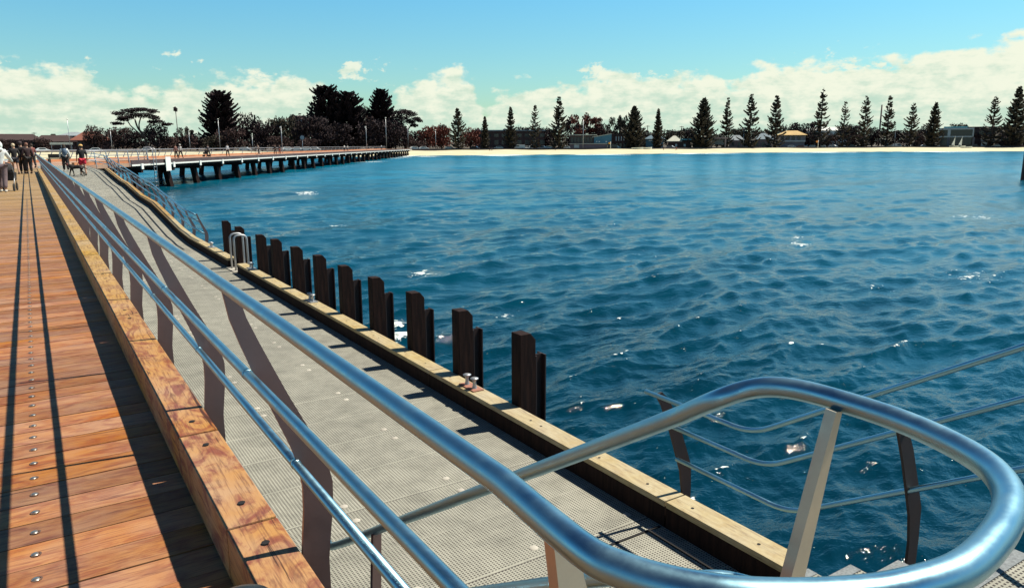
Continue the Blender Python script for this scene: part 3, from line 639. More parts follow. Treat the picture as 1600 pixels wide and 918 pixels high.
# ---------------- trees ----------------
NPW={}
def norfolk(px,ytop,rpx,dens,seed,label,k=1.14,leaf=LPINE,low=.06,group='tall pines standing along the beach promenade',shape=1.0,ybase=None,name='norfolk_pine',cat='pine tree'):
    rnd=random.Random(seed); B,d=on(px,k); ht=zpix(px,ytop,d)-B.z; s=mpp(px,d); rad=rpx*s*1.32
    t=thing(name,label,cat,group,tuple(B))
    m=MB(); m.tube([(0,0,-.3),(0,0,ht*.5),(0,0,ht*.985)],[ht*.017,ht*.011,ht*.002],7); m.build('trunk',BARK,t)
    c=MB(); c.nofix=True
    nw=int(11+13*dens); 
    for i in range(nw):
        u=low+(1-low)*(i/nw)**1.0; z=ht*u
        env=((1-u)**(.72*shape))*(1-.35*max(0,(.25-u)/.25)); L=rad*max(env,.035)*rnd.uniform(.86,1.12)
        nb=rnd.choice((5,6,7)) if dens<.7 else 8; ph=rnd.random()*6.28
        for j in range(nb):
            if rnd.random()>.62+.42*dens: continue
            a=ph+6.28*j/nb+rnd.uniform(-.18,.18); l=L*rnd.uniform(.72,1.1); up=(.02+(.38 if leaf is LPINE else .12)*u)*rnd.uniform(.6,1.3)
            zj=z+rnd.uniform(-.5,.5)*ht/nw; ca,sa=math.cos(a),math.sin(a); ns=max(3,int(l/.75)); 
            prev=Vector((0,0,zj))
            for q in range(1,ns+1):
                f=q/ns; r=l*f; zz=zj+l*(up*f-.28*f*(1-f)*2+.16*f*f)
                p=Vector((ca*r,sa*r,zz)); w=(.34+.5*math.sin(min(1,f*1.15)*2.6))*(ht/24)*(.75+.45*dens)*rnd.uniform(.7,1.25)
                side=Vector((-sa,ca,0))*w; dr=Vector((0,0,-.34*w*rnd.uniform(.5,1.4)))
                b_=len(c.v)
                if f>.16:
                    c.add([prev-side*.8+dr,prev+Vector((0,0,.10)),p+Vector((0,0,.12)),p-side+dr],[(0,1,2,3)])
                    c.add([prev+side*.8+dr,prev+Vector((0,0,.10)),p+Vector((0,0,.12)),p+side+dr],[(3,2,1,0)])
                    # upright brush of foliage
                    if rnd.random()<.8: c.add([prev+Vector((0,0,-.25*w)),p+Vector((0,0,-.3*w)),p+Vector((0,0,.55*w)),prev+Vector((0,0,.5*w))],[(0,1,2,3)])
                prev=p
    # leader tuft
    for q in range(16):
        a=rnd.random()*6.28; z=ht*(.93+.07*rnd.random()); r=rad*.10*(1.2-(z/ht-.93)/.07)
        c.add([(0,0,z-.3),(r*math.cos(a),r*math.sin(a),z+r*.5),(r*math.cos(a+.5),r*math.sin(a+.5),z+r*.4-.2)],[(0,1,2)])
    c.build('crown',leaf,t)
NP=[(716,168,15,.62,'first from the left, beside the rusty red trees'),(758,181,8,.85,'second from the left, short and narrow'),(798,166,11,.7,'third from the left, mid height and even'),(836,163,12,.35,'fourth from the left, slim and see through'),(873,150,17,.62,'left of the surf club, tall with a broad base'),(990,165,19,1.0,'right of the surf club, broad dense and dark'),(1027,169,9,.85,'narrow and dense behind the little blue kiosk'),(1097,152,21,.9,'left end of the picnic shelter, broad cone'),(1134,152,12,.6,'right end of the picnic shelter, slim'),(1170,146,17,.55,'left of the house with the yellow roof, further one'),(1209,149,17,.6,'close beside the left corner of the yellow roofed house'),(1280,137,15,.38,'tallest of the middle group, open and columnar'),(1316,157,14,.25,'sparse tuft topped one right of the tallest'),(1348,149,14,.45,'slender one left of the tall chimney'),(1384,148,13,.5,'right beside the tall chimney'),(1421,160,14,.5,'fifth from the right end of the row, thin'),(1456,159,15,.75,'left of the modern white building, dark topped'),(1547,150,17,.42,'right of the modern white building, thin layered'),(1582,134,19,.7,'rightmost and tallest on the promenade')]
for i,(px,yt,rp_,de,la) in enumerate(NP): norfolk(px,yt,rp_,de,100+i,'norfolk pine %s'%la,k=1.135+.004*(i%3))
norfolk(1640,150,18,.6,180,'norfolk pine just outside the right edge of the view')
# great dark conifers behind the pier
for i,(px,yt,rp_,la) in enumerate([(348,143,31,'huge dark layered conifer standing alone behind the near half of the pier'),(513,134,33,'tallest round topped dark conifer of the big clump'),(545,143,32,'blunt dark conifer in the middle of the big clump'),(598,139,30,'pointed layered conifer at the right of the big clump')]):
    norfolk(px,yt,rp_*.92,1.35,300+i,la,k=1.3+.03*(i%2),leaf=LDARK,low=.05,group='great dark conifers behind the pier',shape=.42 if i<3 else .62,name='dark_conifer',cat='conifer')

def leafcloud(c,cen,rx,ry,rz,n,size,rnd,flat=.0):
    for _ in range(n):
        while True:
            v=Vector((rnd.uniform(-1,1),rnd.uniform(-1,1),rnd.uniform(-1,1)))
            if .25<v.length<1: break
        v=v*(.75+.3*rnd.random()); p=Vector(cen)+Vector((v.x*rx,v.y*ry,v.z*rz))
        nrm=Vector((rnd.gauss(0,1),rnd.gauss(0,1),rnd.gauss(0,.7)+flat)).normalized(); x=nrm.orthogonal().normalized(); y=nrm.cross(x); a=rnd.random()*6.28
        x,y=x*math.cos(a)+y*math.sin(a),y*math.cos(a)-x*math.sin(a); s=size*rnd.uniform(.5,1.25)
        c.add([p-x*s,p+y*s*.7,p+x*s,p-y*s*.6],[(0,1,2,3)])
PROT={}
def proto(kind,var,m):
    rnd=random.Random(hash((kind,var))%1000 if False else var*31+len(kind)); c=MB(); c.nofix=True; tr=MB()
    if kind=='round':
        nl=9+var%4
        for i in range(nl):
            a=6.28*i/nl+rnd.random(); r=rnd.uniform(.2,.62); z=rnd.uniform(.32,.8)
            rr=rnd.uniform(.26,.42)
            leafcloud(c,(r*math.cos(a),r*math.sin(a),z),rr,rr,rr*.62,150,.052,rnd)
            tr.tube([(0,0,.12),(r*.4*math.cos(a),r*.4*math.sin(a),z*.6),(r*.8*math.cos(a),r*.8*math.sin(a),z)],[.035,.02,.008],5)
        leafcloud(c,(0,0,.8),.38,.38,.24,150,.05,rnd); leafcloud(c,(0,0,.3),.85,.85,.3,330,.055,rnd)
    elif kind=='gum':
        for i in range(12):
            a=rnd.random()*6.28; r=rnd.uniform(.15,.75); z=rnd.uniform(.5,.93)-.1*r; rr=rnd.uniform(.16,.30)
            leafcloud(c,(r*math.cos(a),r*math.sin(a),z),rr,rr,rr*.5,105,.045,rnd)
            tr.tube([(0,0,.1),(r*.35*math.cos(a),r*.35*math.sin(a),z*.55),(r*math.cos(a),r*math.sin(a),z-.03)],[.04,.022,.008],5)
        leafcloud(c,(0,0,.22),.7,.7,.22,260,.055,rnd)
    tr.tube([(0,0,-.1),(0,0,.3),(0,0,.75)],[.055,.04,.015],7)
    return c,tr
def tree(kind,var,m,px,ytop,rpx,k,label,grp,name='tree',cat='tree'):
    key=(kind,var,m.name); B,d=on(px,k); ht=(zpix(px,ytop,d)-B.z)*1.02; s=mpp(px,d)
    if key not in PROT:
        t=empty(name); c,tr=proto(kind,var,m); c.build('crown',m,t); tr.build('trunk',BARK,t); PROT[key]=t; o=t
    else: o=copy_tree(PROT[key]); o.name=name
    tag(o,label,cat,grp); o.location=B; o.scale=(rpx*s,rpx*s,ht); o.rotation_euler=(0,0,random.random()*6.28); return o
# (px, top, radius px, distance factor, kind, material, label)
G2='trees in the dark belt behind the far shore'
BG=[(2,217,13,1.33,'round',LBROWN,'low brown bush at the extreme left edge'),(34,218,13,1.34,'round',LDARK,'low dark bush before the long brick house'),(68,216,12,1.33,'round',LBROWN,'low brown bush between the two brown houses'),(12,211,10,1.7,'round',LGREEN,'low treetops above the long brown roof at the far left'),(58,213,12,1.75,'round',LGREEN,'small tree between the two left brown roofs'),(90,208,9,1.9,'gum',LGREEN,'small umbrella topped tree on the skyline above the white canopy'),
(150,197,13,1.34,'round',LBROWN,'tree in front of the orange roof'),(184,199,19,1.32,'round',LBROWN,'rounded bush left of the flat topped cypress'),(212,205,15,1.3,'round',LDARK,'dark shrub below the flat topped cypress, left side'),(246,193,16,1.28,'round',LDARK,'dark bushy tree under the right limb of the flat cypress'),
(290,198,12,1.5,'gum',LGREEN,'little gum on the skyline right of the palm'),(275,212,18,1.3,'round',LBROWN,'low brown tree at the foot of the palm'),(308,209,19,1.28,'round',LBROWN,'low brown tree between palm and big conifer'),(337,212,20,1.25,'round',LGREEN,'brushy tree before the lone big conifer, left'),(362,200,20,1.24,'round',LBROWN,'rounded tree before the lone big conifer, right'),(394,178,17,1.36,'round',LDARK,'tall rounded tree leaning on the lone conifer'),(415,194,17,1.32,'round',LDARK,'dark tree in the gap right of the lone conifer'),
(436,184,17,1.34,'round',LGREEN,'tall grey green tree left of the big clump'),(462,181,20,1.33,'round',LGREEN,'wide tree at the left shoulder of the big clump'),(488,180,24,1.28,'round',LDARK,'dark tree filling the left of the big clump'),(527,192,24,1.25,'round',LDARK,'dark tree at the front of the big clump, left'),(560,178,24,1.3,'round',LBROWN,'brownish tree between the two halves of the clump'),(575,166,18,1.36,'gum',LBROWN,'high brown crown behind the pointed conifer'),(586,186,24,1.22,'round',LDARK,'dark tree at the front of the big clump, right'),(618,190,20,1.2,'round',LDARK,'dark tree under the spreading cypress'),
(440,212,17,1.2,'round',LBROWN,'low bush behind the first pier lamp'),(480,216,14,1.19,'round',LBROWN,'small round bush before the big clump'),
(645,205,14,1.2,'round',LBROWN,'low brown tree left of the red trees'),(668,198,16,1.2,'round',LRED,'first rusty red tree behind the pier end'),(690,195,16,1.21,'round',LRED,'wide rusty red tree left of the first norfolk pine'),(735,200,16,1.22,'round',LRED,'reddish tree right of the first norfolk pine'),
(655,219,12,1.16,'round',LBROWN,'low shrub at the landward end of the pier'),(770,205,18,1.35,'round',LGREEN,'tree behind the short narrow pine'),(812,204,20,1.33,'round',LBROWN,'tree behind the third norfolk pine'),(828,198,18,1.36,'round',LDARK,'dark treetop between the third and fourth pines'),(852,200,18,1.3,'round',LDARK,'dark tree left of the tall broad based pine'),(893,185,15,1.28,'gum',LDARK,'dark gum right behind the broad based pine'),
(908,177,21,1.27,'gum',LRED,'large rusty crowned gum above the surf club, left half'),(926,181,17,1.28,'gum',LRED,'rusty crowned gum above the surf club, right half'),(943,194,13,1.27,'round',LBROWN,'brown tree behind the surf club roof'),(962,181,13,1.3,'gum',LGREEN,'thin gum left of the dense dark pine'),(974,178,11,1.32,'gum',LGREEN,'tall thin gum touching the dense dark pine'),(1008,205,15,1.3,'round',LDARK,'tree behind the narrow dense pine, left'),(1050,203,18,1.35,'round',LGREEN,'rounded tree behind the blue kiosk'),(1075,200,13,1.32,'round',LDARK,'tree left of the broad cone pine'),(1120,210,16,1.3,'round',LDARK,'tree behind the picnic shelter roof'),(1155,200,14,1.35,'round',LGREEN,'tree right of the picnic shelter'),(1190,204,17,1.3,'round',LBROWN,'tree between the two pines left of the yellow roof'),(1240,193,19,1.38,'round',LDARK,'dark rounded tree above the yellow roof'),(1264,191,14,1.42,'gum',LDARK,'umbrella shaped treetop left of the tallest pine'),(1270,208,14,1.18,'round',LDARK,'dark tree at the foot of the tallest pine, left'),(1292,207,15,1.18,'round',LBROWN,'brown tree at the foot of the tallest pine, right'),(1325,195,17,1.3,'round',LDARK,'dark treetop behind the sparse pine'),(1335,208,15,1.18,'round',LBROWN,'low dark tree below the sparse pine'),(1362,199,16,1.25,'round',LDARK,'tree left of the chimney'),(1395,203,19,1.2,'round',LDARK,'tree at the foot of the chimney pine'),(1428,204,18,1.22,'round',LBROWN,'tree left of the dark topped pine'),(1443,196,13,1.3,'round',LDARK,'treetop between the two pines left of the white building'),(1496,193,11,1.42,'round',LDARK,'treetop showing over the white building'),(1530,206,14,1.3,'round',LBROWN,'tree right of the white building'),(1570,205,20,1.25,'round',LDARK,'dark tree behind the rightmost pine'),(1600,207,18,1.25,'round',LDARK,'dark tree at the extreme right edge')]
for i,(px,yt,rp_,k,kd,m,la) in enumerate(BG): tree(kd,i%3,m,px,yt,rp_*1.5,k,la,G2)
# far belt of wooded suburb that reads as one mass
def belt():
    c=MB(); c.nofix=True; rnd=random.Random(5)
    for i in range(420):
        px=-250+i*4.9+rnd.uniform(-2,2); k=rnd.uniform(1.5,1.75); B,d=on(px,k); top=zpix(px,rnd.uniform(211,219) if px<640 else rnd.uniform(202,211),d); s=mpp(px,d)
        for q in range(2): leafcloud(c,(B.x+rnd.uniform(-8,8),B.y+rnd.uniform(-8,8),(B.z+top)/2),9*s,9*s,(top-B.z)*.55,34,1.6*s,rnd)
    tag(c.build('distant_woodland',LBROWN),kind='stuff')
belt()
def cypress(px,scale,label,pads,base,k,limbs):
    B,d=on(px,k); s=mpp(px,d); t=thing('flat_topped_cypress',label,'cypress','spreading cypresses behind the pier',tuple(B)); rnd=random.Random(int(px))
    a=az(px); rt=Vector((math.cos(a),-math.sin(a),0)); fw=Vector((math.sin(a),math.cos(a),0))
    def P(x,y,dep=0): return rt*((x-px)*s)+fw*dep+Vector((0,0,zpix(px,y,d)-B.z))
    c=MB(); c.nofix=True
    for (x,y,w,h) in pads:
        for q in range(3):
            dep=rnd.uniform(-.7,.7)*w*s; leafcloud(c,P(x+rnd.uniform(-.3,.3)*w,y+rnd.uniform(-.3,.3)*h,dep),w*s*1.0,w*s*.9,h*s*1.05,int(90*w/6),.95*s*1.3,rnd,flat=1.2)
    c.build('crown',LDARK,t)
    m=MB()
    for l in limbs: m.tube(smoothpath([P(x,y,0) for x,y,_ in l],3),[v[2]*s*(1-.0) for v in l for _ in range(3)][: (len(l)-1)*3]+[l[-1][2]*s],6)
    m.build('trunk',BARK,t)
cypress(224,1,'spreading flat topped cypress with bare limbs silhouetted left of the palm',[(196,178,11,3.5),(210,173,13,3.5),(226,171,15,3.2),(242,174,10,3.4),(200,187,9,3),(192,193,9,2.4),(215,180,14,4),(232,180,14,4),(244,184,9,3),(250,190,9,2.6),(262,194,9,2.2),(240,190,8,3),(205,184,13,2.5)],0,1.27,[[(232,236,2.0),(226,212,1.7),(219,200,1.3),(216,186,.8)],[(228,218,1.4),(217,205,1.1),(209,196,.9),(204,184,.6)],[(222,208,1.2),(221,195,1.0),(226,180,.7)],[(226,212,1.3),(232,200,1.0),(240,188,.7)],[(234,200,.8),(248,193,.5),(258,194,.3)]])
cypress(634,1,'wind swept spreading cypress at the right end of the big clump',[(626,176,12,4),(636,174,11,3.5),(645,179,9,4),(652,186,8,3),(656,189,6,2),(630,184,14,5),(642,190,10,4),(622,190,12,5),(630,200,14,6),(648,196,6,3)],0,1.22,[[(634,236,2.2),(633,215,1.8),(630,198,1.3),(628,182,.8)],[(633,212,1.3),(640,200,1.0),(648,190,.6)]])
def palm():
    px=279.5; k=1.35; B,d=on(px,k); s=mpp(px,d); ht=zpix(px,170,d)-B.z; t=thing('fan_palm','single very tall fan palm with a thin pale trunk and small dark head','palm',None,tuple(B)); rnd=random.Random(9)
    m=MB(); m.tube([(0,0,-.2),(.1,0,ht*.5),(0,0,ht)],[.75*s,.6*s,.5*s],8); m.build('trunk',mat('palm_trunk',(.16,.14,.13),.9),t)
    c=MB(); c.nofix=True
    for i in range(60):
        a=rnd.random()*6.28; e=rnd.uniform(-1.2,1.4); L=rnd.uniform(3.6,5.4)*s; dr=Vector((math.cos(a)*math.cos(e),math.sin(a)*math.cos(e),math.sin(e)*.95)); sd=dr.orthogonal().normalized()
        p=Vector((0,0,ht)); q=p+dr*L*.55; e2=p+dr*L+Vector((0,0,-.9*s)); c.add([p,q+sd*1.0*s,e2,q-sd*1.0*s],[(0,1,2,3)])
    c.build('crown',LDARK,t)
palm()

# ---------------- buildings on the shore ----------------
def bmat(n,c,c2=None): return mat(n,c,.8,noise=.3,c2=c2 or tuple(v*.8 for v in c))
BRICK=bmat('brown_brick',(.07,.036,.032)); ROOFB=bmat('brown_tiles',(.045,.022,.022)); ROOFO=bmat('orange_tiles',(.20,.065,.04)); YEL=bmat('yellow_sheet_roof',(.62,.42,.17)); WALLG=bmat('grey_wall',(.20,.19,.20)); WALLW=bmat('white_wall',(.62,.66,.64)); BLUEW=bmat('blue_wall',(.07,.20,.28)); PALE=bmat('pale_sheet_roof',(.55,.55,.46)); DKGL=mat('dark_window_glass',(.02,.025,.03),.12); ROOFG=bmat('grey_sheet_roof',(.24,.27,.29)); TEAL=bmat('teal_glass',(.10,.30,.36)); LTWIN=mat('pale_blind_window',(.55,.62,.62),.4)
def bld(name,label,px0,px1,k,cat='building',grp='buildings along the far shore',depth=9):
    c=(px0+px1)/2; B,d=on(c,k); s=mpp(c,d); a=az(c); t=thing(name,label,cat,grp,tuple(B),-a)
    def X(px): return (px-c)*s
    def Z(py): return zpix(c,py,d)-B.z
    return t,X,Z,depth,s
def wbox(t,nm,m,X,Z,x0,x1,y0,y1,d0,d1):
    b=MB(); b.box(X(x0),d0,Z(y1) if y1<236 else -1.5,X(x1),d1,Z(y0)); return b.build(nm,m,t)
def hip(t,m,X,Z,x0,x1,ye,yt,d0,d1,inset=.3,nm='roof',over=.6):
    a,b=X(x0)-over,X(x1)+over; e,h=Z(ye),Z(yt); i=(b-a)*inset; dm=(d0+d1)/2
    g=MB(); g.add([(a,d0-over,e),(b,d0-over,e),(b,d1+over,e),(a,d1+over,e),(a+i,dm,h),(b-i,dm,h),(a,d0-over,e-.25),(b,d0-over,e-.25),(b,d1+over,e-.25),(a,d1+over,e-.25)],[(0,1,5,4),(2,3,4,5),(1,2,5),(3,0,4),(0,6,7,1),(1,7,8,2),(2,8,9,3),(3,9,6,0),(9,8,7,6)]); return g.build(nm,m,t)
def wins(t,m,X,Z,xs,w,y0,y1,d0):
    for x in xs:
        b=MB(); b.box(X(x),d0-.12,Z(y1),X(x+w),d0+.06,Z(y0)); b.build('window',m,t)
t,X,Z,D,s=bld('long_brick_house','long low brown brick house with tiled hip roof at the far left',-25,58,1.42); wbox(t,'wall',BRICK,X,Z,-22,56,218,240,0,12); hip(t,ROOFB,X,Z,-25,60,219,209,0,12,.15); wins(t,DKGL,X,Z,(0,14,30,44),7,221,228,0)
t,X,Z,D,s=bld('brick_house','brown tiled house between the long brick house and white canopy',62,115,1.40); wbox(t,'wall',BRICK,X,Z,62,114,221,240,0,12); hip(t,ROOFB,X,Z,60,116,221,211,0,12,.2); wins(t,LTWIN,X,Z,(82,98),7,222,226,0)
t,X,Z,D,s=bld('orange_roof_house','house with pointed orange tiled roof behind small trees on the left',115,172,1.42); wbox(t,'wall',BRICK,X,Z,118,170,219,240,0,12); hip(t,ROOFO,X,Z,116,172,219,205,0,12,.35); wins(t,DKGL,X,Z,(124,148),6,222,228,0)
t,X,Z,D,s=bld('grey_gable_building','blue grey low pitched roof on the skyline left of the orange roof',98,140,1.75); wbox(t,'wall',WALLG,X,Z,100,138,212,240,0,14); hip(t,ROOFG,X,Z,96,142,212,206,0,14,.4)
t,X,Z,D,s=bld('white_canopy','cream flat canopy with sloping stair rail at the beach car park',81,112,1.2,'canopy'); wbox(t,'roof',PALE,X,Z,81,112,222.5,226,0,3)
for x in (83,96,110): wbox(t,'post',GALV,X,Z,x-.4,x+.4,226.2,240,1,1.2)
t,X,Z,D,s=bld('hidden_roof_building','large dark roofed building behind trees left of the big clump',452,482,1.6); wbox(t,'wall',WALLG,X,Z,454,482,186,240,0,12); hip(t,ROOFB,X,Z,452,484,186,180,0,12,.25)
t,X,Z,D,s=bld('flat_terrace','long dark flat roofed terrace with rooftop boxes behind the left pines',740,850,1.3)
wbox(t,'wall',BRICK,X,Z,742,850,205,240,0,12); wbox(t,'roof',ROOFG,X,Z,740,852,203,205,-.8,12.8); wins(t,DKGL,X,Z,range(748,846,12),7,209,214,0); wins(t,DKGL,X,Z,range(748,846,12),7,219,226,0)
for x in (745,757,786,800): wbox(t,'rooftop_box',ROOFG,X,Z,x,x+5,201.2,202.9,3,6)
t,X,Z,D,s=bld('surf_club','two storey surf club with flat roof, grey ground floor and raised blue wing',888,976,1.16,'surf club')
wbox(t,'ground_floor',bmat('mauve_grey_wall',(.24,.17,.19)),X,Z,890,948,225,240,0,8); wbox(t,'white_panel',WALLW,X,Z,897,905,226,234,-.1,.02); wbox(t,'corner_pier',WALLG,X,Z,946,948.5,224,240,-.3,.0)
wbox(t,'balcony_edge',bmat('cream_edge',(.6,.6,.5)),X,Z,889,949,223.9,225,-.7,0); wbox(t,'upper_floor',bmat('glazed_upper',(.10,.07,.07)),X,Z,890,930,211.5,223.8,2,9); wbox(t,'roof',PALE,X,Z,889,932,210,211.4,.5,10)
wins(t,DKGL,X,Z,range(892,926,5),3.4,214,222,2)
g=MB(); g.add([(X(925),0,Z(215)),(X(955),0,Z(209.5)),(X(955),9,Z(209.5)),(X(925),9,Z(215)),(X(925),0,Z(214)),(X(955),0,Z(208.5)),(X(955),9,Z(208.5)),(X(925),9,Z(214))],[(0,1,2,3),(7,6,5,4),(0,4,5,1),(1,5,6,2),(2,6,7,3),(3,7,4,0)]); g.build('sloping_roof',PALE,t)
g=MB(); g.add([(X(928),.5,Z(224)),(X(955),.5,Z(224)),(X(955),.5,Z(209.7)),(X(928),.5,Z(214.6)),(X(928),8.5,Z(224)),(X(955),8.5,Z(224)),(X(955),8.5,Z(209.7)),(X(928),8.5,Z(214.6))],[(0,1,2,3),(7,6,5,4),(0,4,5,1),(1,5,6,2),(2,6,7,3),(3,7,4,0)]); g.build('blue_wing',BLUEW,t); wins(t,LTWIN,X,Z,(931,935,946),2.2,220.5,222,.5)
t,X,Z,D,s=bld('brown_clubhouse','long brown timber clubhouse with railings behind the dense dark pine',952,1008,1.19); wbox(t,'wall',BRICK,X,Z,952,1007,212,240,0,9); wbox(t,'roof',ROOFB,X,Z,951,1008,209.5,211.8,-.6,9.6); wins(t,LTWIN,X,Z,range(962,976,4),1.2,213,220,0); wins(t,DKGL,X,Z,range(956,1004,6),3.5,224,231,0)
t,X,Z,D,s=bld('blue_kiosk','small blue kiosk with two pale windows and a pointed roof',1008,1036,1.19,'kiosk'); wbox(t,'wall',BLUEW,X,Z,1009,1036,217,240,0,6); hip(t,bmat('blue_roof',(.10,.17,.22)),X,Z,1008,1037,217,211,0,6,.3); wins(t,LTWIN,X,Z,(1013.5,1026),4.5,219,220.6,0)
t,X,Z,D,s=bld('pale_roof_cafe','low cafe with pale hipped roof between blue kiosk and picnic shelter',1043,1082,1.18); wbox(t,'wall',BRICK,X,Z,1044,1080,220.5,240,0,7); hip(t,PALE,X,Z,1043,1064,220.5,212,0,7,.42); wbox(t,'blue_awning',bmat('blue_awning',(.10,.32,.40)),X,Z,1063,1080,217,219,-1.2,6); wins(t,LTWIN,X,Z,(1055,1068),3,225,229,0)
t,X,Z,D,s=bld('picnic_shelter','long flat roofed open picnic shelter with square pale columns',1081,1136,1.15,'shelter'); wbox(t,'roof',bmat('shelter_grey',(.22,.18,.19)),X,Z,1081,1136,214.5,217,0,6)
for x in (1083,1106.5,1110,1131): wbox(t,'column',bpy.data.materials['shelter_grey'],X,Z,x,x+2.4,217.2,240,.2,.9)
wbox(t,'back_wall',BRICK,X,Z,1085,1105,217.2,240,4,4.4); wbox(t,'glass_screen',bmat('shelter_screen',(.20,.24,.26)),X,Z,1110,1130,218,226,4,4.2)
t,X,Z,D,s=bld('grey_bungalow','grey bungalow with stepped roofs between the shelter and yellow roofed house',1138,1206,1.24); wbox(t,'wall',bmat('mauve_wall',(.19,.14,.14)),X,Z,1140,1204,219,240,0,9); hip(t,ROOFG,X,Z,1138,1162,219,211,0,9,.3); hip(t,bmat('blue_grey_roof',(.20,.26,.30)),X,Z,1178,1206,217.5,208,0,9,.3,'side_roof'); wins(t,DKGL,X,Z,range(1144,1200,9),4,222,228,0)
t,X,Z,D,s=bld('yellow_roof_house','two storey verandah house with broad yellow ochre hip roof',1208,1257,1.2,'house'); wbox(t,'wall',bmat('pale_mauve_wall',(.27,.25,.28)),X,Z,1210,1255,211,240,1.5,9); hip(t,YEL,X,Z,1214,1257,211,204,0,9,.33); wbox(t,'balcony',WALLW,X,Z,1218,1256,219.5,221.5,0,1.4)
for x in (1218,1225,1233,1241,1249,1255): wbox(t,'verandah_post',bmat('post_paint',(.3,.27,.26)) if x==1218 else bpy.data.materials['post_paint'],X,Z,x,x+1,211,219.4,.2,.5)
wins(t,DKGL,X,Z,(1220,1228,1236,1244),4.5,212.5,218.5,1.5)
t,X,Z,D,s=bld('white_roofed_hall','pale roofed hall showing between pines right of the yellow roof',1256,1332,1.5); wbox(t,'wall',WALLW,X,Z,1258,1330,204,240,0,14); hip(t,bmat('bright_roof',(.7,.7,.66)),X,Z,1256,1332,204,198,0,14,.2)
t,X,Z,D,s=bld('modern_white_building','modern white framed glass building with two storeys and blue tint',1466,1516,1.2); wbox(t,'wall',DKGL,X,Z,1468,1513,202,240,1.2,10)
wbox(t,'roof_slab',WALLW,X,Z,1466,1515,200,202.6,0,10.5); wbox(t,'floor_slab',WALLW,X,Z,1460,1515,212.6,214.6,0,1.19); wbox(t,'end_wall',WALLW,X,Z,1513.2,1515,202.7,214.5,0,10); wbox(t,'column',WALLW,X,Z,1480,1484,202.7,212.5,.3,1.1); wbox(t,'lower_column',WALLG,X,Z,1514,1517,214.8,240,.3,1.1); wbox(t,'lower_column',WALLG,X,Z,1480,1484,214.8,240,.3,1.1); wbox(t,'penthouse',TEAL,X,Z,1474,1506,197.5,199.9,3,9)
t,X,Z,D,s=bld('blue_grey_house','small blue grey house with flat roofs left of the modern white building',1424,1466,1.24); wbox(t,'wall',WALLG,X,Z,1426,1464,212,240,0,8); wbox(t,'roof',TEAL,X,Z,1424,1446,206.5,208,0,8); wbox(t,'upper_box',BRICK,X,Z,1427,1444,208.1,211.9,.5,7.5); wins(t,LTWIN,X,Z,(1432,1442,1455),3,216,221,0)
t,X,Z,D,s=bld('brown_apartment_block','large brown brick apartment block behind the two right pines',1515,1612,1.28); wbox(t,'wall',BRICK,X,Z,1517,1612,200,240,0,12); wbox(t,'roof',ROOFB,X,Z,1515,1614,197.5,199.8,-.6,12.6); wins(t,DKGL,X,Z,range(1522,1606,11),6,204,210,0); wins(t,LTWIN,X,Z,(1540,1562,1584),5,215,217,0)
t,X,Z,D,s=bld('beach_pavilion','low pavilion with pale end wall in front of the apartment block',1536,1590,1.15); wbox(t,'wall',BRICK,X,Z,1537,1590,221,240,0,5); wbox(t,'roof',ROOFG,X,Z,1536,1591,218,220.8,-.5,5.5); wbox(t,'pale_end_wall',WALLW,X,Z,1537,1545,222,240,-.1,-.02)
def chimney():
    B,d=on(1372,1.5); s=mpp(1372,d); m=MB(); ht=zpix(1372,164,d)-B.z; m.tube([(0,0,0),(0,0,ht)],[1.3*s,1.0*s],12); o=m.build('tall_chimney',bmat('chimney_brick',(.08,.05,.05))); o.location=B; tag(o,'tall plain dark chimney rising between two norfolk pines','chimney')
chimney()
# promenade wall
def seawall():
    m=MB()
    A=np.linspace(az(640),az(1900),90); vs=[]
    for a in A:
        for k,z in ((1.128,-1.2),(1.128,.0),(1.1285,.0),(1.1285,-1.2)):
            d=shore_r(a)*k; dd=(0 if k<1.1283 else .35); d+=dd; vs.append((math.sin(a)*d,math.cos(a)*d,z-.05))
    fs=[]
    for i in range(len(A)-1):
        for j in range(4): fs.append((4*i+j,4*i+(j+1)%4,4*(i+1)+(j+1)%4,4*(i+1)+j))
    m.add(vs,fs); tag(m.build('promenade_wall',bmat('dark_stone',(.10,.075,.07))),'low dark stone wall between the sand and the promenade','wall')
seawall()
# ---------------- lamps and poles ----------------
def pole(px,ytop,k,la,head=1,pos=None,r=.5,ybase=None):
    if pos is None: B,d=on(px,k)
    else: B=pos; d=math.hypot(B.x,B.y)
    s=mpp(px,d); ht=zpix(px,ytop,d)-B.z
    t=thing('lamp_post' if head else 'flag_pole',la,'lamp post' if head else 'pole','lamp posts and poles along pier and shore',tuple(B))
    m=MB(); m.tube([(0,0,-.1),(0,0,ht)],[r*s,r*.7*s],8); m.build('pole',GALV,t)
    if head:
        m=MB(); m.lathe([(.0,ht+.5*s),(1.2*s,ht+.2*s),(1.3*s,ht-.5*s),(.3*s,ht-.9*s)],n=8)
        if head==2: m=MB(); m.box(-2.0*s,-.4*s,ht-2.4*s,.3*s,.4*s,ht-1.0*s)
        m.build('lamp_head',WPAINT,t)
def onpier(px,w):      # point on the pier deck at the pixel column and offset w from its near edge
    a=az(px); # solve PA+PD*s+PN*w parallel to (sin a, cos a)
    dx,dy=math.sin(a),math.cos(a); q=PA+PN*w; s=(q.x*dy-q.y*dx)/(PD.y*dx-PD.x*dy); return q+PD*s
pole(110,186,1.17,'tall lamp post behind the white canopy at the far left')
pole(175,203,1.17,'lamp post on the shore left of the flat topped cypress'); pole(297,205,1.17,'short lamp post on the shore right of the palm')
pole(344,186,1.15,'tall lamp post in front of the lone big conifer'); pole(441,197,1,'lamp post on the pier left of the round sign',2,onpier(441,PW-.6)); pole(573,197,1,'lamp post on the pier before the big clump',2,onpier(573,PW-.6),.45)
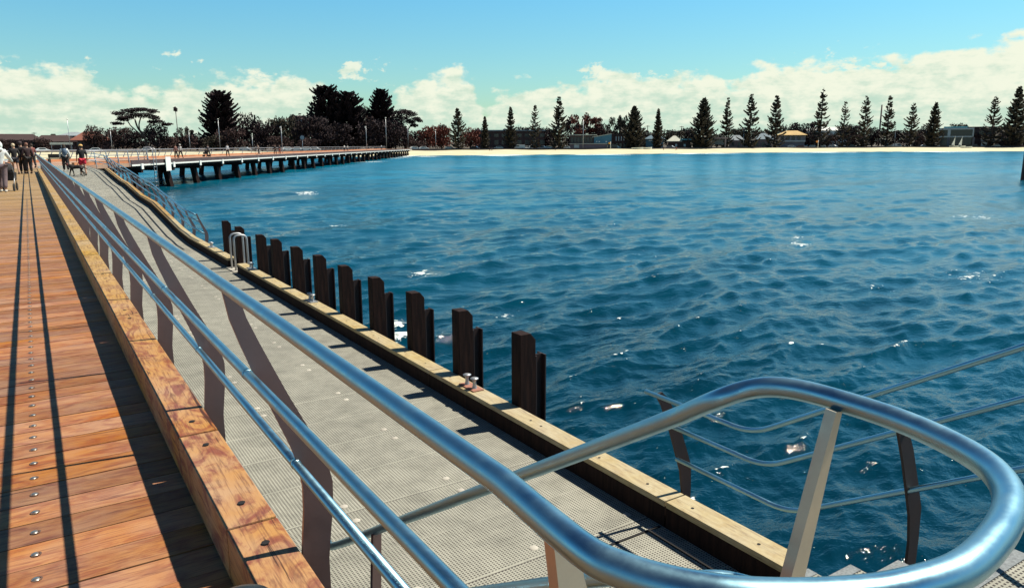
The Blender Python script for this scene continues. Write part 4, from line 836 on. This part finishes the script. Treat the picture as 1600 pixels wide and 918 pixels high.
pole(604,184,1.16,'tallest lamp post before the big clump of conifers'); pole(631,198,1,'lamp post near the landward end of the pier',2,onpier(629,PW-.6),.45); pole(638,194,1.17,'slim lamp post just left of the pier end'); pole(681,203,1.16,'slim lamp post before the first rusty red trees'); pole(911,187,1.13,'tall slim pole in front of the surf club',0); pole(1161,201,1.14,'slim lamp post right of the picnic shelter'); pole(1397,200,1.14,'slim lamp post right of the chimney pine'); pole(395,213,1.17,'short lamp post right of the lone conifer'); pole(1597,190,1.2,'thin pole at the far right edge on the shore',0)
def power(px,yt,la):
    B,d=on(px,1.4); s=mpp(px,d); ht=zpix(px,yt,d)-B.z; t=thing('power_pole',la,'power pole','wooden power poles',tuple(B),-az(px)); m=MB(); m.tube([(0,0,0),(0,0,ht)],.5*s,8); m.build('pole',BARK,t); m=MB(); m.box(-3.2*s,-.1,ht-1.6*s,3.2*s,.1,ht-.9*s); m.build('crossarm',BARK,t)
power(1011,196,'power pole left of the narrow dense pine'); power(1064,197,'power pole left of the broad cone shaped pine'); power(56,207,'power pole above the long brick house')
def roundsign():
    B=onpier(473,PW+2); s=mpp(473,math.hypot(B.x,B.y)); t=thing('round_sign','pale round disc sign on a thin post beside the pier','sign',None,(B.x,B.y,-.5),-az(473)); m=MB(); z=zpix(473,215,math.hypot(B.x,B.y))+.5; m.tube([(0,0,0),(0,0,z)],.06,6); m.build('post',GALV,t); m=MB(); m.tube([(0,-.06,z),(0,-.01,z)],3.2*s,16); m.build('disc',bmat('sign_blue_grey',(.25,.32,.36)),t)
roundsign()
def beachflag(px,ytop,la):
    B,d=on(px,1.10); s=mpp(px,d); ht=zpix(px,ytop,d)-B.z; t=thing('beach_flag',la,'flag','lifesaving flags on the beach',tuple(B),-az(px)); m=MB(); m.tube([(0,0,0),(0,0,ht)],.35*s,6); m.build('pole',WPAINT,t)
    m=MB(); m.add([(0,0,ht),(-3.6*s,.1,ht-1.0*s),(-3.2*s,-.1,ht-3.4*s),(0,0,ht-4*s),(0,.03,ht),(-3.6*s,.13,ht-1.0*s),(-3.2*s,-.07,ht-3.4*s),(0,.03,ht-4*s)],[(0,1,2,3),(7,6,5,4),(0,4,5,1),(1,5,6,2),(2,6,7,3),(3,7,4,0)]); m.build('cloth',mat('yellow_red_cloth',(.75,.45,.08),.7,noise=.5,c2=(.75,.12,.03),scale=(.01,.01,1)) if 'yellow_red_cloth' not in bpy.data.materials else bpy.data.materials['yellow_red_cloth'],t)
beachflag(954,221.5,'yellow and red beach flag in front of the surf club'); beachflag(1278,219,'yellow and red beach flag below the tallest middle pine')

# ---------------- cars, boats ----------------
CARM={'white':mat('white_car_paint',(.75,.76,.74),.3),'silver':mat('silver_car_paint',(.42,.44,.45),.3,.3),'dark':mat('dark_car_paint',(.03,.03,.04),.25),'red':mat('red_car_paint',(.25,.04,.03),.3)}
TYRE=mat('tyre_rubber',(.02,.02,.02),.9); CPROT={}
def car(px,k,colr,la,van=0,rz=0,scale=1.05):
    key=(colr,van); B,d=on(px,k)
    if key not in CPROT:
        t=empty('parked_car'); h=1.5 if not van else 2.1
        pol=[(-2.2,.35),(2.2,.35),(2.25,.75),(1.4,.95),(.75,h),(-1.2,h),(-1.9,1.0),(-2.25,.85)] if not van else [(-2.5,.35),(2.5,.35),(2.5,.9),(1.9,1.2),(1.5,h),(-2.4,h),(-2.5,1.0)]
        m=MB(); m.prism(pol,-.88,.88); m.build('body',CARM[colr],t,bevel=.06)
        g=MB(); g.prism([(.95,1.0),(.68,h-.1),(-1.15,h-.1),(-1.6,1.02)] if not van else [(1.75,1.25),(1.45,h-.25),(.2,h-.25),(.2,1.25)],-.90,.90); g.build('windows',DKGL,t)
        for x in (-1.4,1.4):
            for y in (-.85,.85):
                w=MB(); w.tube([(x,y-.1,.33),(x,y+.1,.33)],.33,12); w.build('wheel',TYRE,t)
        CPROT[key]=t; o=t
    else: o=copy_tree(CPROT[key]); o.name='parked_car'
    tag(o,la,'car','cars parked along the shore road'); o.location=B+Vector((0,0,.05)); o.rotation_euler=(0,0,-az(px)+rz); o.scale=(scale,)*3
CL=[(66,1.165,'white','at the far left below the brick houses'),(150,1.16,'white','behind the person in red shorts'),(228,1.165,'white','left of the couple on the pier'),(383,1.16,'silver','left of the first pier lamp post'),(404,1.158,'dark','just behind the pier cyclist'),(449,1.155,'white','right of the first pier lamp post'),(463,1.158,'white','below the round sign'),(478,1.155,'white','right of the round sign'),(492,1.157,'silver','before the left of the big conifer clump'),(540,1.157,'dark','before the middle of the big conifer clump'),(648,1.15,'white','at the landward end of the pier'),(662,1.15,'white','next to the pier end, second one'),(703,1.155,'silver','left of the first norfolk pine'),(742,1.155,'dark','left of the short narrow pine'),(779,1.155,'silver','between the second and third pines'),(812,1.152,'white','between the third and fourth pines'),(825,1.152,'white','just left of the fourth pine'),(848,1.152,'silver','just right of the fourth pine'),(858,1.152,'white','left of the tall broad based pine'),(884,1.152,'white','beside the surf club wall'),(1048,1.15,'silver','in front of the pale roofed cafe'),(1237,1.15,'white','in front of the yellow roofed house'),(1250,1.15,'red','at the right corner of the yellow roofed house'),(1270,1.152,'silver','left of the right beach flag'),(1284,1.15,'white','right of the right beach flag'),(1302,1.15,'white','left of the sparse tufted pine'),(1316,1.15,'white','at the foot of the sparse pine'),(1332,1.152,'dark','right of the sparse pine'),(1388,1.15,'silver','at the foot of the chimney pine'),(1402,1.15,'white','right of the chimney pine'),(1419,1.15,'white','at the foot of the thin pine'),(1445,1.15,'white','left of the dark topped pine'),(1462,1.15,'silver','right of the dark topped pine'),(1523,1.15,'dark','right of the modern white building'),(1556,1.148,'silver','before the beach pavilion'),(1592,1.148,'red','at the far right edge')]
for px,k,c,la in CL: car(px,k,c,'%s car parked %s'%(c,la),van=(1 if px in (1388,1402,812) else 0),rz=random.choice((0,math.pi,.3,-.3)))
car(957,1.15,'dark','dark van parked beside the left beach flag',1); car(963,1.152,'white','small white car half hidden behind the dark van',0)
def dinghy(px,k,la,ln=5,upright=0):
    B,d=on(px,k); t=thing('dinghy',la,'boat','small boats drawn up along the beach',tuple(B+Vector((0,0,.12))),-az(px)+random.uniform(-.5,.5))
    secs=[(-ln/2,.75,.7),(-ln/4,.95,.72),(ln/5,.85,.78),(ln*.4,.45,.88),(ln/2,.03,1.0)]; vs=[];fs=[]
    for x,w,h in secs: vs+=[(x,-w,h),(x,-w*.75,.25),(x,0,0),(x,w*.75,.25),(x,w,h)]
    for i in range(4):
        for j in range(4): fs.append((5*i+j,5*i+j+1,5*i+6+j,5*i+5+j))
    fs+= [(0,1,2,3,4)]+[(5*i,5*i+5,5*i+9,5*i+4) for i in range(4)]
    m=MB(); m.add(vs,fs); m.build('hull',WPAINT,t)
    if upright:
        m=MB(); m.tube([(.3,0,.8),(.3,0,6.5)],.06,6); m.build('mast',WPAINT,t); m=MB(); m.prism([(.35,1.2),(.35,6.0),(-1.3,1.4)],-.03,.03); m.build('sail',WPAINT,t)
dinghy(996,1.115,'small white boat upturned on the sand before the clubhouse',6); dinghy(1011,1.115,'small pale boat on the sand in front of the blue kiosk',5); dinghy(1490,1.12,'dinghy with white sail set, left of the pair by the modern building',5,1); dinghy(1501,1.12,'dinghy with white sail set, right of the pair by the modern building',5,1); dinghy(1510,1.09,'low grey boat lying on the sand below the modern building',6)

# ---------------- people and animals ----------------
CLM={}
def cl(c,r=.8):
    k=tuple(round(v,3) for v in c)
    if k not in CLM: CLM[k]=mat('cloth_%d'%len(CLM),c,r,noise=14,c2=tuple(v*.75 for v in c))
    return CLM[k]
SKINM=mat('skin_tone',(.42,.24,.16),.6)
def skinmesh(name,pts,edges,m,parent,root=0,sub=1):
    me=bpy.data.meshes.new(name); me.from_pydata([p[0] for p in pts],edges,[]); o=bpy.data.objects.new(name,me); col.objects.link(o); o.parent=parent
    md=o.modifiers.new('skin','SKIN'); md.use_smooth_shade=True
    sv=me.skin_vertices[0].data
    for i,(p,r) in enumerate(pts): sv[i].radius=r if isinstance(r,tuple) else (r,r)
    sv[root].use_root=True
    s=o.modifiers.new('sub','SUBSURF'); s.levels=sub; s.render_levels=sub
    me.materials.append(m); return o
def person(loc,rz,h,label,top,legs,hair=(.05,.03,.02),stride=.25,arms=None,sleeve=1.0,trouser=1.0,hood=False,cap=None,grp=None,skirt=False,lean=0.0,shoes=(.02,.02,.02),pack=None,simple=False):
    t=thing('person',label,'person',grp,tuple(loc),rz); f=h/1.72; t.scale=(f,f,f)
    L=lambda z: lean*(z-.93)
    arms=arms or {-1:((-.25,-.02,1.13),(-.26,.10,.90)),1:((.25,-.02,1.13),(.26,.10,.90))}
    def leg(s,st):
        kx=.095*s; return [((kx,0,.89),.098),((kx,st*.55+.03,.49),.062),((kx,st*1.0-.02,.10),.042),((kx,st*1.0+.15,.045),.036)]
    P=[((0,0,.95),(.125,.095)),((0,L(1.15),1.15),(.12,.085)),((0,L(1.34),1.34),(.14,.095)),((0,L(1.47),1.47),.055),((0,L(1.56)+.015,1.555),.082),((0,L(1.66)+.02,1.655),.078)]
    E=[(0,1),(1,2),(2,3),(3,4),(4,5)]
    for s in (-1,1):
        b=len(P); e,w=arms[s]; w=Vector(w); e=Vector(e)
        P+= [((s*.17,L(1.4),1.40),.056),(tuple(e),.040),(tuple(w),.030),(tuple(w+(w-e).normalized()*.09),.026),(tuple(w+(w-e).normalized()*.16),.014)]; E+=[(2,b),(b,b+1),(b+1,b+2),(b+2,b+3),(b+3,b+4)]
    for s,st in ((-1,stride),(1,-stride)):
        b=len(P); P+=leg(s,st); E+=[(0,b),(b,b+1),(b+1,b+2),(b+2,b+3)]
    skinmesh('body',P,E,SKINM,t)
    g=.018
    Q=[((0,0,.88),(.148,.12)),((0,0,.98),(.15,.118)),((0,L(1.15),1.15),(.155,.118)),((0,L(1.34),1.34),(.165,.125)),((0,L(1.45),1.45),.075)]; EE=[(0,1),(1,2),(2,3),(3,4)]
    for s in (-1,1):
        b=len(Q); e,w=arms[s]; e=Vector(e); w=Vector(w)
        Q+= [((s*.17,L(1.4),1.40),.085),(tuple(e),.066)]; EE+=[(3,b),(b,b+1)]
        if sleeve>.6: Q.append((tuple(e.lerp(w,.95)),.052)); EE.append((b+1,b+2))
    skinmesh('jacket' if sleeve>.6 else 'shirt',Q,EE,cl(top),t)
    Q=[((0,0,.98),(.15,.12))]; EE=[]
    for s,st in ((-1,stride),(1,-stride)):
        b=len(Q); l=leg(s,st); Q.append((l[0][0],.128)); EE.append((0,b))
        k=Vector(l[1][0]); a=Vector(l[2][0])
        if trouser>.6: Q+= [(tuple(k),.092),(tuple(a+Vector((0,0,.02))),.07)]; EE+=[(b,b+1),(b+1,b+2)]
        else: Q+= [(tuple(Vector(l[0][0]).lerp(k,.75)),.105)]; EE+=[(b,b+1)]
    skinmesh('trousers' if trouser>.6 else 'shorts',Q,EE,cl(legs),t)
    for s,st in ((-1,stride),(1,-stride)):
        l=leg(s,st); a=Vector(l[2][0]); m=MB(); m.ell((a.x,a.y+.07,.05),.05,.135,.052,8,5); m.build('shoe',cl(shoes),t)
    hy=L(1.6); m=MB()
    if hood:
        m.ell((0,hy+.0,1.60),.135,.145,.155,12,8); m.ell((0,hy-.06,1.46),.15,.10,.08,10,6); m.build('hood',cl(top),t)
    else:
        m.ell((0,hy-.005,1.635),.098,.112,.108,12,8)
        if skirt: m.ell((0,hy-.04,1.52),.11,.08,.16,10,6)
        m.build('hair',cl(hair),t)
        if cap:
            m=MB(); m.ell((0,hy+.01,1.675),.112,.125,.085,12,6); m.box(-.08,hy+.08,1.655,.08,hy+.22,1.668); m.build('cap',cl(cap),t)
    if pack:
        m=MB(); m.ell((0,L(1.25)-.17,1.24),.15,.11,.24,12,8); m.build('backpack',cl(pack),t)
        for s in(-1,1):
            m=MB(); m.tube([(s*.1,L(1.4)-.12,1.42),(s*.11,L(1.4)+.0,1.52),(s*.12,L(1.3)+.14,1.36),(s*.12,.10,1.1)],.022,6); m.build('strap',cl(pack),t)
    return t
BK=(.015,.012,.014)
P=atz(6,300,0)
person((P.x,P.y,0),R(-8),1.66,'person in a white hooded jacket pushing a small pram, cut off by the left edge',(.72,.74,.72),(.17,.12,.13),stride=.16,hood=True,trouser=1.0,arms={-1:((-.24,.16,1.2),(-.22,.40,1.05)),1:((.25,.14,1.2),(.30,.42,1.02))},lean=.12,shoes=(.6,.58,.52))
def pram(loc,rz,label,c=BK):
    t=thing('pram',label,'pram',None,tuple(loc),rz); m=MB()
    for x,y in ((-.22,-.28),(.22,-.28),(-.2,.42),(.2,.42)):
        w=MB(); w.tube([(x-.02,y,.13),(x+.02,y,.13)],.13,14); w.build('wheel',TYRE,t)
    for s in(-.22,.22):
        m.tube([(s,.42,.13),(s,.05,.55),(s,-.42,1.0)],.014,6); m.tube([(s,-.28,.13),(s,.1,.6)],.014,6)
    m.tube([(-.22,-.42,1.0),(.22,-.42,1.0)],.018,6); m.build('frame',GALV,t)
    m=MB(); m.prism([(-.22,.35),(.22,.35),(.24,.62),(-.24,.62)],-.15,.42); m.build('seat',cl(c),t)
    m=MB(); m.ell((0,.02,.72),.25,.28,.26,12,7); m.build('canopy',cl(c),t)
pram((P.x+.12,P.y+.72,0),R(-8),'small black pram in front of the person in white hood')
P=atz(26,272,0); person((P.x,P.y,0),R(10),1.66,'person with blond hair, dark jacket and dark shorts walking ahead of the white hood',BK,(.02,.02,.03),hair=(.62,.50,.34),trouser=.5,stride=.2)
P=atz(37,271.5,0); person((P.x,P.y,0),R(-5),1.76,'person in black with a dark cap on the boardwalk, left of the black pair',BK,BK,cap=(.05,.03,.035),stride=.12)
P=atz(46.5,271.5,0); person((P.x,P.y,0),R(15),1.70,'person in dark brown clothes standing at the kerb, right of the black pair',(.035,.014,.016),BK,hair=(.22,.10,.07),stride=.05)
P=atz(53,262,0); person((P.x,P.y,0),R(30),1.68,'person in a dull red top beyond the black pair at the end of the boardwalk',(.20,.06,.05),(.04,.03,.03),stride=.1)
P=atz(104,268,0); person((P.x,P.y,.0),R(4),1.62,'person with long dark hair, white top and blue grey backpack walking away down the ramp',(.70,.70,.68),BK,skirt=True,pack=(.10,.15,.22),stride=.18,shoes=(.6,.6,.58))
P=atz(131,273,-.1); person((P.x,P.y,dz(P.y)),R(6),1.72,'person in yellow cap, black t-shirt and red shorts walking with a black dog',(.012,.010,.014),(.62,.02,.05),sleeve=.4,trouser=.4,cap=(.72,.42,.14),stride=.2)
def dog(loc,rz,label,f=1.0):
    t=thing('dog',label,'dog',None,tuple(loc),rz); t.scale=(f,)*3
    P=[((0,0,.50),(.10,.11)),((0,.22,.50),(.10,.125)),((0,-.24,.52),(.085,.10)),((0,.36,.60),.075),((0,.47,.68),.068),((0,.60,.66),.042),((0,.68,.645),.028),((0,-.34,.53),.035),((0,-.46,.42),.022),((0,-.56,.36),.014)]
    E=[(0,1),(0,2),(1,3),(3,4),(4,5),(5,6),(2,7),(7,8),(8,9)]
    for s,o in ((-1,.06),(1,-.05)):
        b=len(P); P+=[((s*.08,.24,.42),.055),((s*.08,.24+o,.24),.032),((s*.08,.25+o*1.6,.04),.024),((s*.08,.30+o*1.6,.02),.024)]; E+=[(1,b),(b,b+1),(b+1,b+2),(b+2,b+3)]
        b=len(P); P+=[((s*.08,-.26,.42),.07),((s*.08,-.20-o,.30),.042),((s*.08,-.34-o,.19),.026),((s*.08,-.31-o*1.2,.04),.022),((s*.08,-.26-o*1.2,.02),.022)]; E+=[(2,b),(b,b+1),(b+1,b+2),(b+2,b+3),(b+3,b+4)]
    skinmesh('body',P,E,cl((.02,.014,.013)),t)
    for s in (-1,1):
        m=MB(); m.add([(s*.03,.44,.745),(s*.085,.46,.70),(s*.075,.47,.62),(s*.06,.50,.70),(s*.03,.46,.73)],[(0,1,3),(1,2,3),(0,3,4),(0,4,2,1)]); m.build('ear',cl((.02,.014,.013)),t)
    m=MB(); m.tube([(math.cos(a)*.085,.39+math.sin(a)*.03,.63+math.sin(a)*.07) for a in np.linspace(0,6.28,14)],.012,6); m.build('collar',cl((.3,.03,.03)),t)
P=atz(121,276,-.18); dog((P.x,P.y,dz(P.y)),R(70),'black dog walking left beside the person in red shorts',1.05)
G3='people walking on the main pier'
def onp(px,w=7.5): q=onpier(px,w); return (q.x,q.y,0)
person(onp(274),R(-150),1.68,'person in a brown top, left of the couple on the pier',(.16,.07,.06),BK,stride=.15,grp=G3)
person(onp(281,7.2),R(-150),1.72,'person in white cap and striped grey top, right of the couple on the pier',(.35,.35,.35),BK,cap=(.7,.7,.66),stride=.28,grp=G3)
person(onp(325),R(35),1.68,'person in dark jacket pushing a black pram along the pier',(.05,.05,.06),BK,stride=.25,grp=G3,lean=.1,arms={-1:((-.24,.14,1.15),(-.2,.36,1.02)),1:((.24,.14,1.15),(.2,.36,1.02))})
q=onp(322,7.9); pram(q,R(60),'black pram being pushed along the main pier')
person(onp(355),R(-150),1.75,'person in a white and dark top standing apart on the pier',(.45,.47,.50),BK,stride=.2,grp=G3)
person(onp(429.5),R(-150),1.70,'person in black, left of the dark pair near the first pier lamp',BK,BK,stride=.2,grp=G3)
person(onp(436.5),R(-150),1.68,'person in dark red trousers, right of the dark pair near the first pier lamp',(.03,.02,.025),(.20,.05,.04),stride=.1,grp=G3)
person(onp(538),R(30),1.7,'person in white shirt, left of the far pair on the pier',(.6,.6,.58),BK,stride=.1,grp=G3)
person(onp(543),R(30),1.6,'person in pale shirt, right of the far pair on the pier',(.5,.5,.48),(.1,.1,.12),stride=.1,grp=G3)
person(onp(596),R(30),1.7,'person in pale blue top far along the pier',(.4,.48,.55),BK,stride=.1,grp=G3)
def bicycle(loc,rz):
    t=thing('bicycle','white bicycle ridden along the main pier','bicycle',None,tuple(loc),rz)
    for y in(-.52,.52):
        m=MB(); m.tube([(0,y+.33*math.cos(a),.34+.33*math.sin(a)) for a in np.linspace(0,2*math.pi,22)],.02,6); m.build('wheel',TYRE,t)
    m=MB()
    for a,b in (((0,-.52,.34),(0,-.12,.33)),((0,-.52,.34),(0,-.18,.85)),((0,-.12,.33),(0,-.18,.92)),((0,-.12,.33),(0,.38,.82)),((0,-.18,.82),(0,.38,.88)),((0,.52,.34),(0,.36,1.0))): m.tube([a,b],.022,6)
    m.build('frame',WPAINT,t)
    m=MB(); m.tube([(-.28,.30,1.03),(0,.36,1.02),(.28,.30,1.03)],.016,6); m.build('handlebar',GALV,t); m=MB(); m.ell((0,-.2,.94),.08,.14,.03,8,5); m.build('saddle',BLACKP,t)
q=onp(404,7.0); bicycle(q,R(120))
person((q[0],q[1],.12),R(120),1.65,'person leaning forward on the white bicycle on the pier',(.30,.25,.22),(.03,.03,.04),stride=.2,lean=.35,grp=G3,arms={-1:((-.2,.38,1.15),(-.24,.50,.98)),1:((.2,.38,1.15),(.24,.50,.98))})
G4='people on the beach'
def onb(px,k): B,d=on(px,k); return tuple(B)
person(onb(765,1.09),R(90),1.8,'person in dark clothes, left of the beach pair below the short pine',BK,BK,stride=.3,grp=G4)
person(onb(768.5,1.09),R(90),1.7,'person in grey, right of the beach pair below the short pine',(.1,.1,.12),BK,stride=.3,grp=G4)
person(onb(868,1.10),R(90),1.7,'person crouching by the wall below the tall broad based pine',(.08,.03,.03),BK,stride=.3,grp=G4)
person(onb(1037,1.08),R(90),1.7,'person in dark clothes on the sand before the blue kiosk',(.05,.03,.03),BK,stride=.3,grp=G4)
person(onb(1057,1.07),R(70),1.8,'person in red top walking on the sand before the cafe',(.42,.07,.04),(.2,.06,.04),stride=.45,grp=G4)
# bench and bin on the far side of the pier head
B=atz(92,256,0); t=thing('bench','black bench on the far side of the pier behind the backpack wearer','bench',None,(B.x,B.y,0),R(-25))
m=MB(); m.box(-.9,-.2,.42,.9,.2,.47); m.build('seat',BLACKP,t); m=MB(); m.box(-.9,.2,.5,.9,.24,.85); m.build('backrest',BLACKP,t)
for x in(-.75,.75):
    m=MB(); m.box(x-.04,-.18,0,x+.04,.22,.42); m.build('leg',BLACKP,t)
# black camera bag resting against the kerb at the photographer's feet
r=ray(375,930); C=EYE+r*(1.05/ r.dot(F))
t=thing('camera_bag','black rounded camera bag with a small zip puller at the bottom left edge','bag',None,(C.x,C.y,0))
m=MB(); m.lathe([(.0,.0),(.060,.005),(.066,.05),(.066,C.z-.06),(.060,C.z-.03),(.045,C.z-.01),(.02,C.z+.002),(0,C.z+.004)],n=24); m.build('body',BLACKP,t)
m=MB(); m.box(-.012,-.052,C.z-.015,.004,-.047,C.z+.004); m.build('zip_puller',GALV,t)
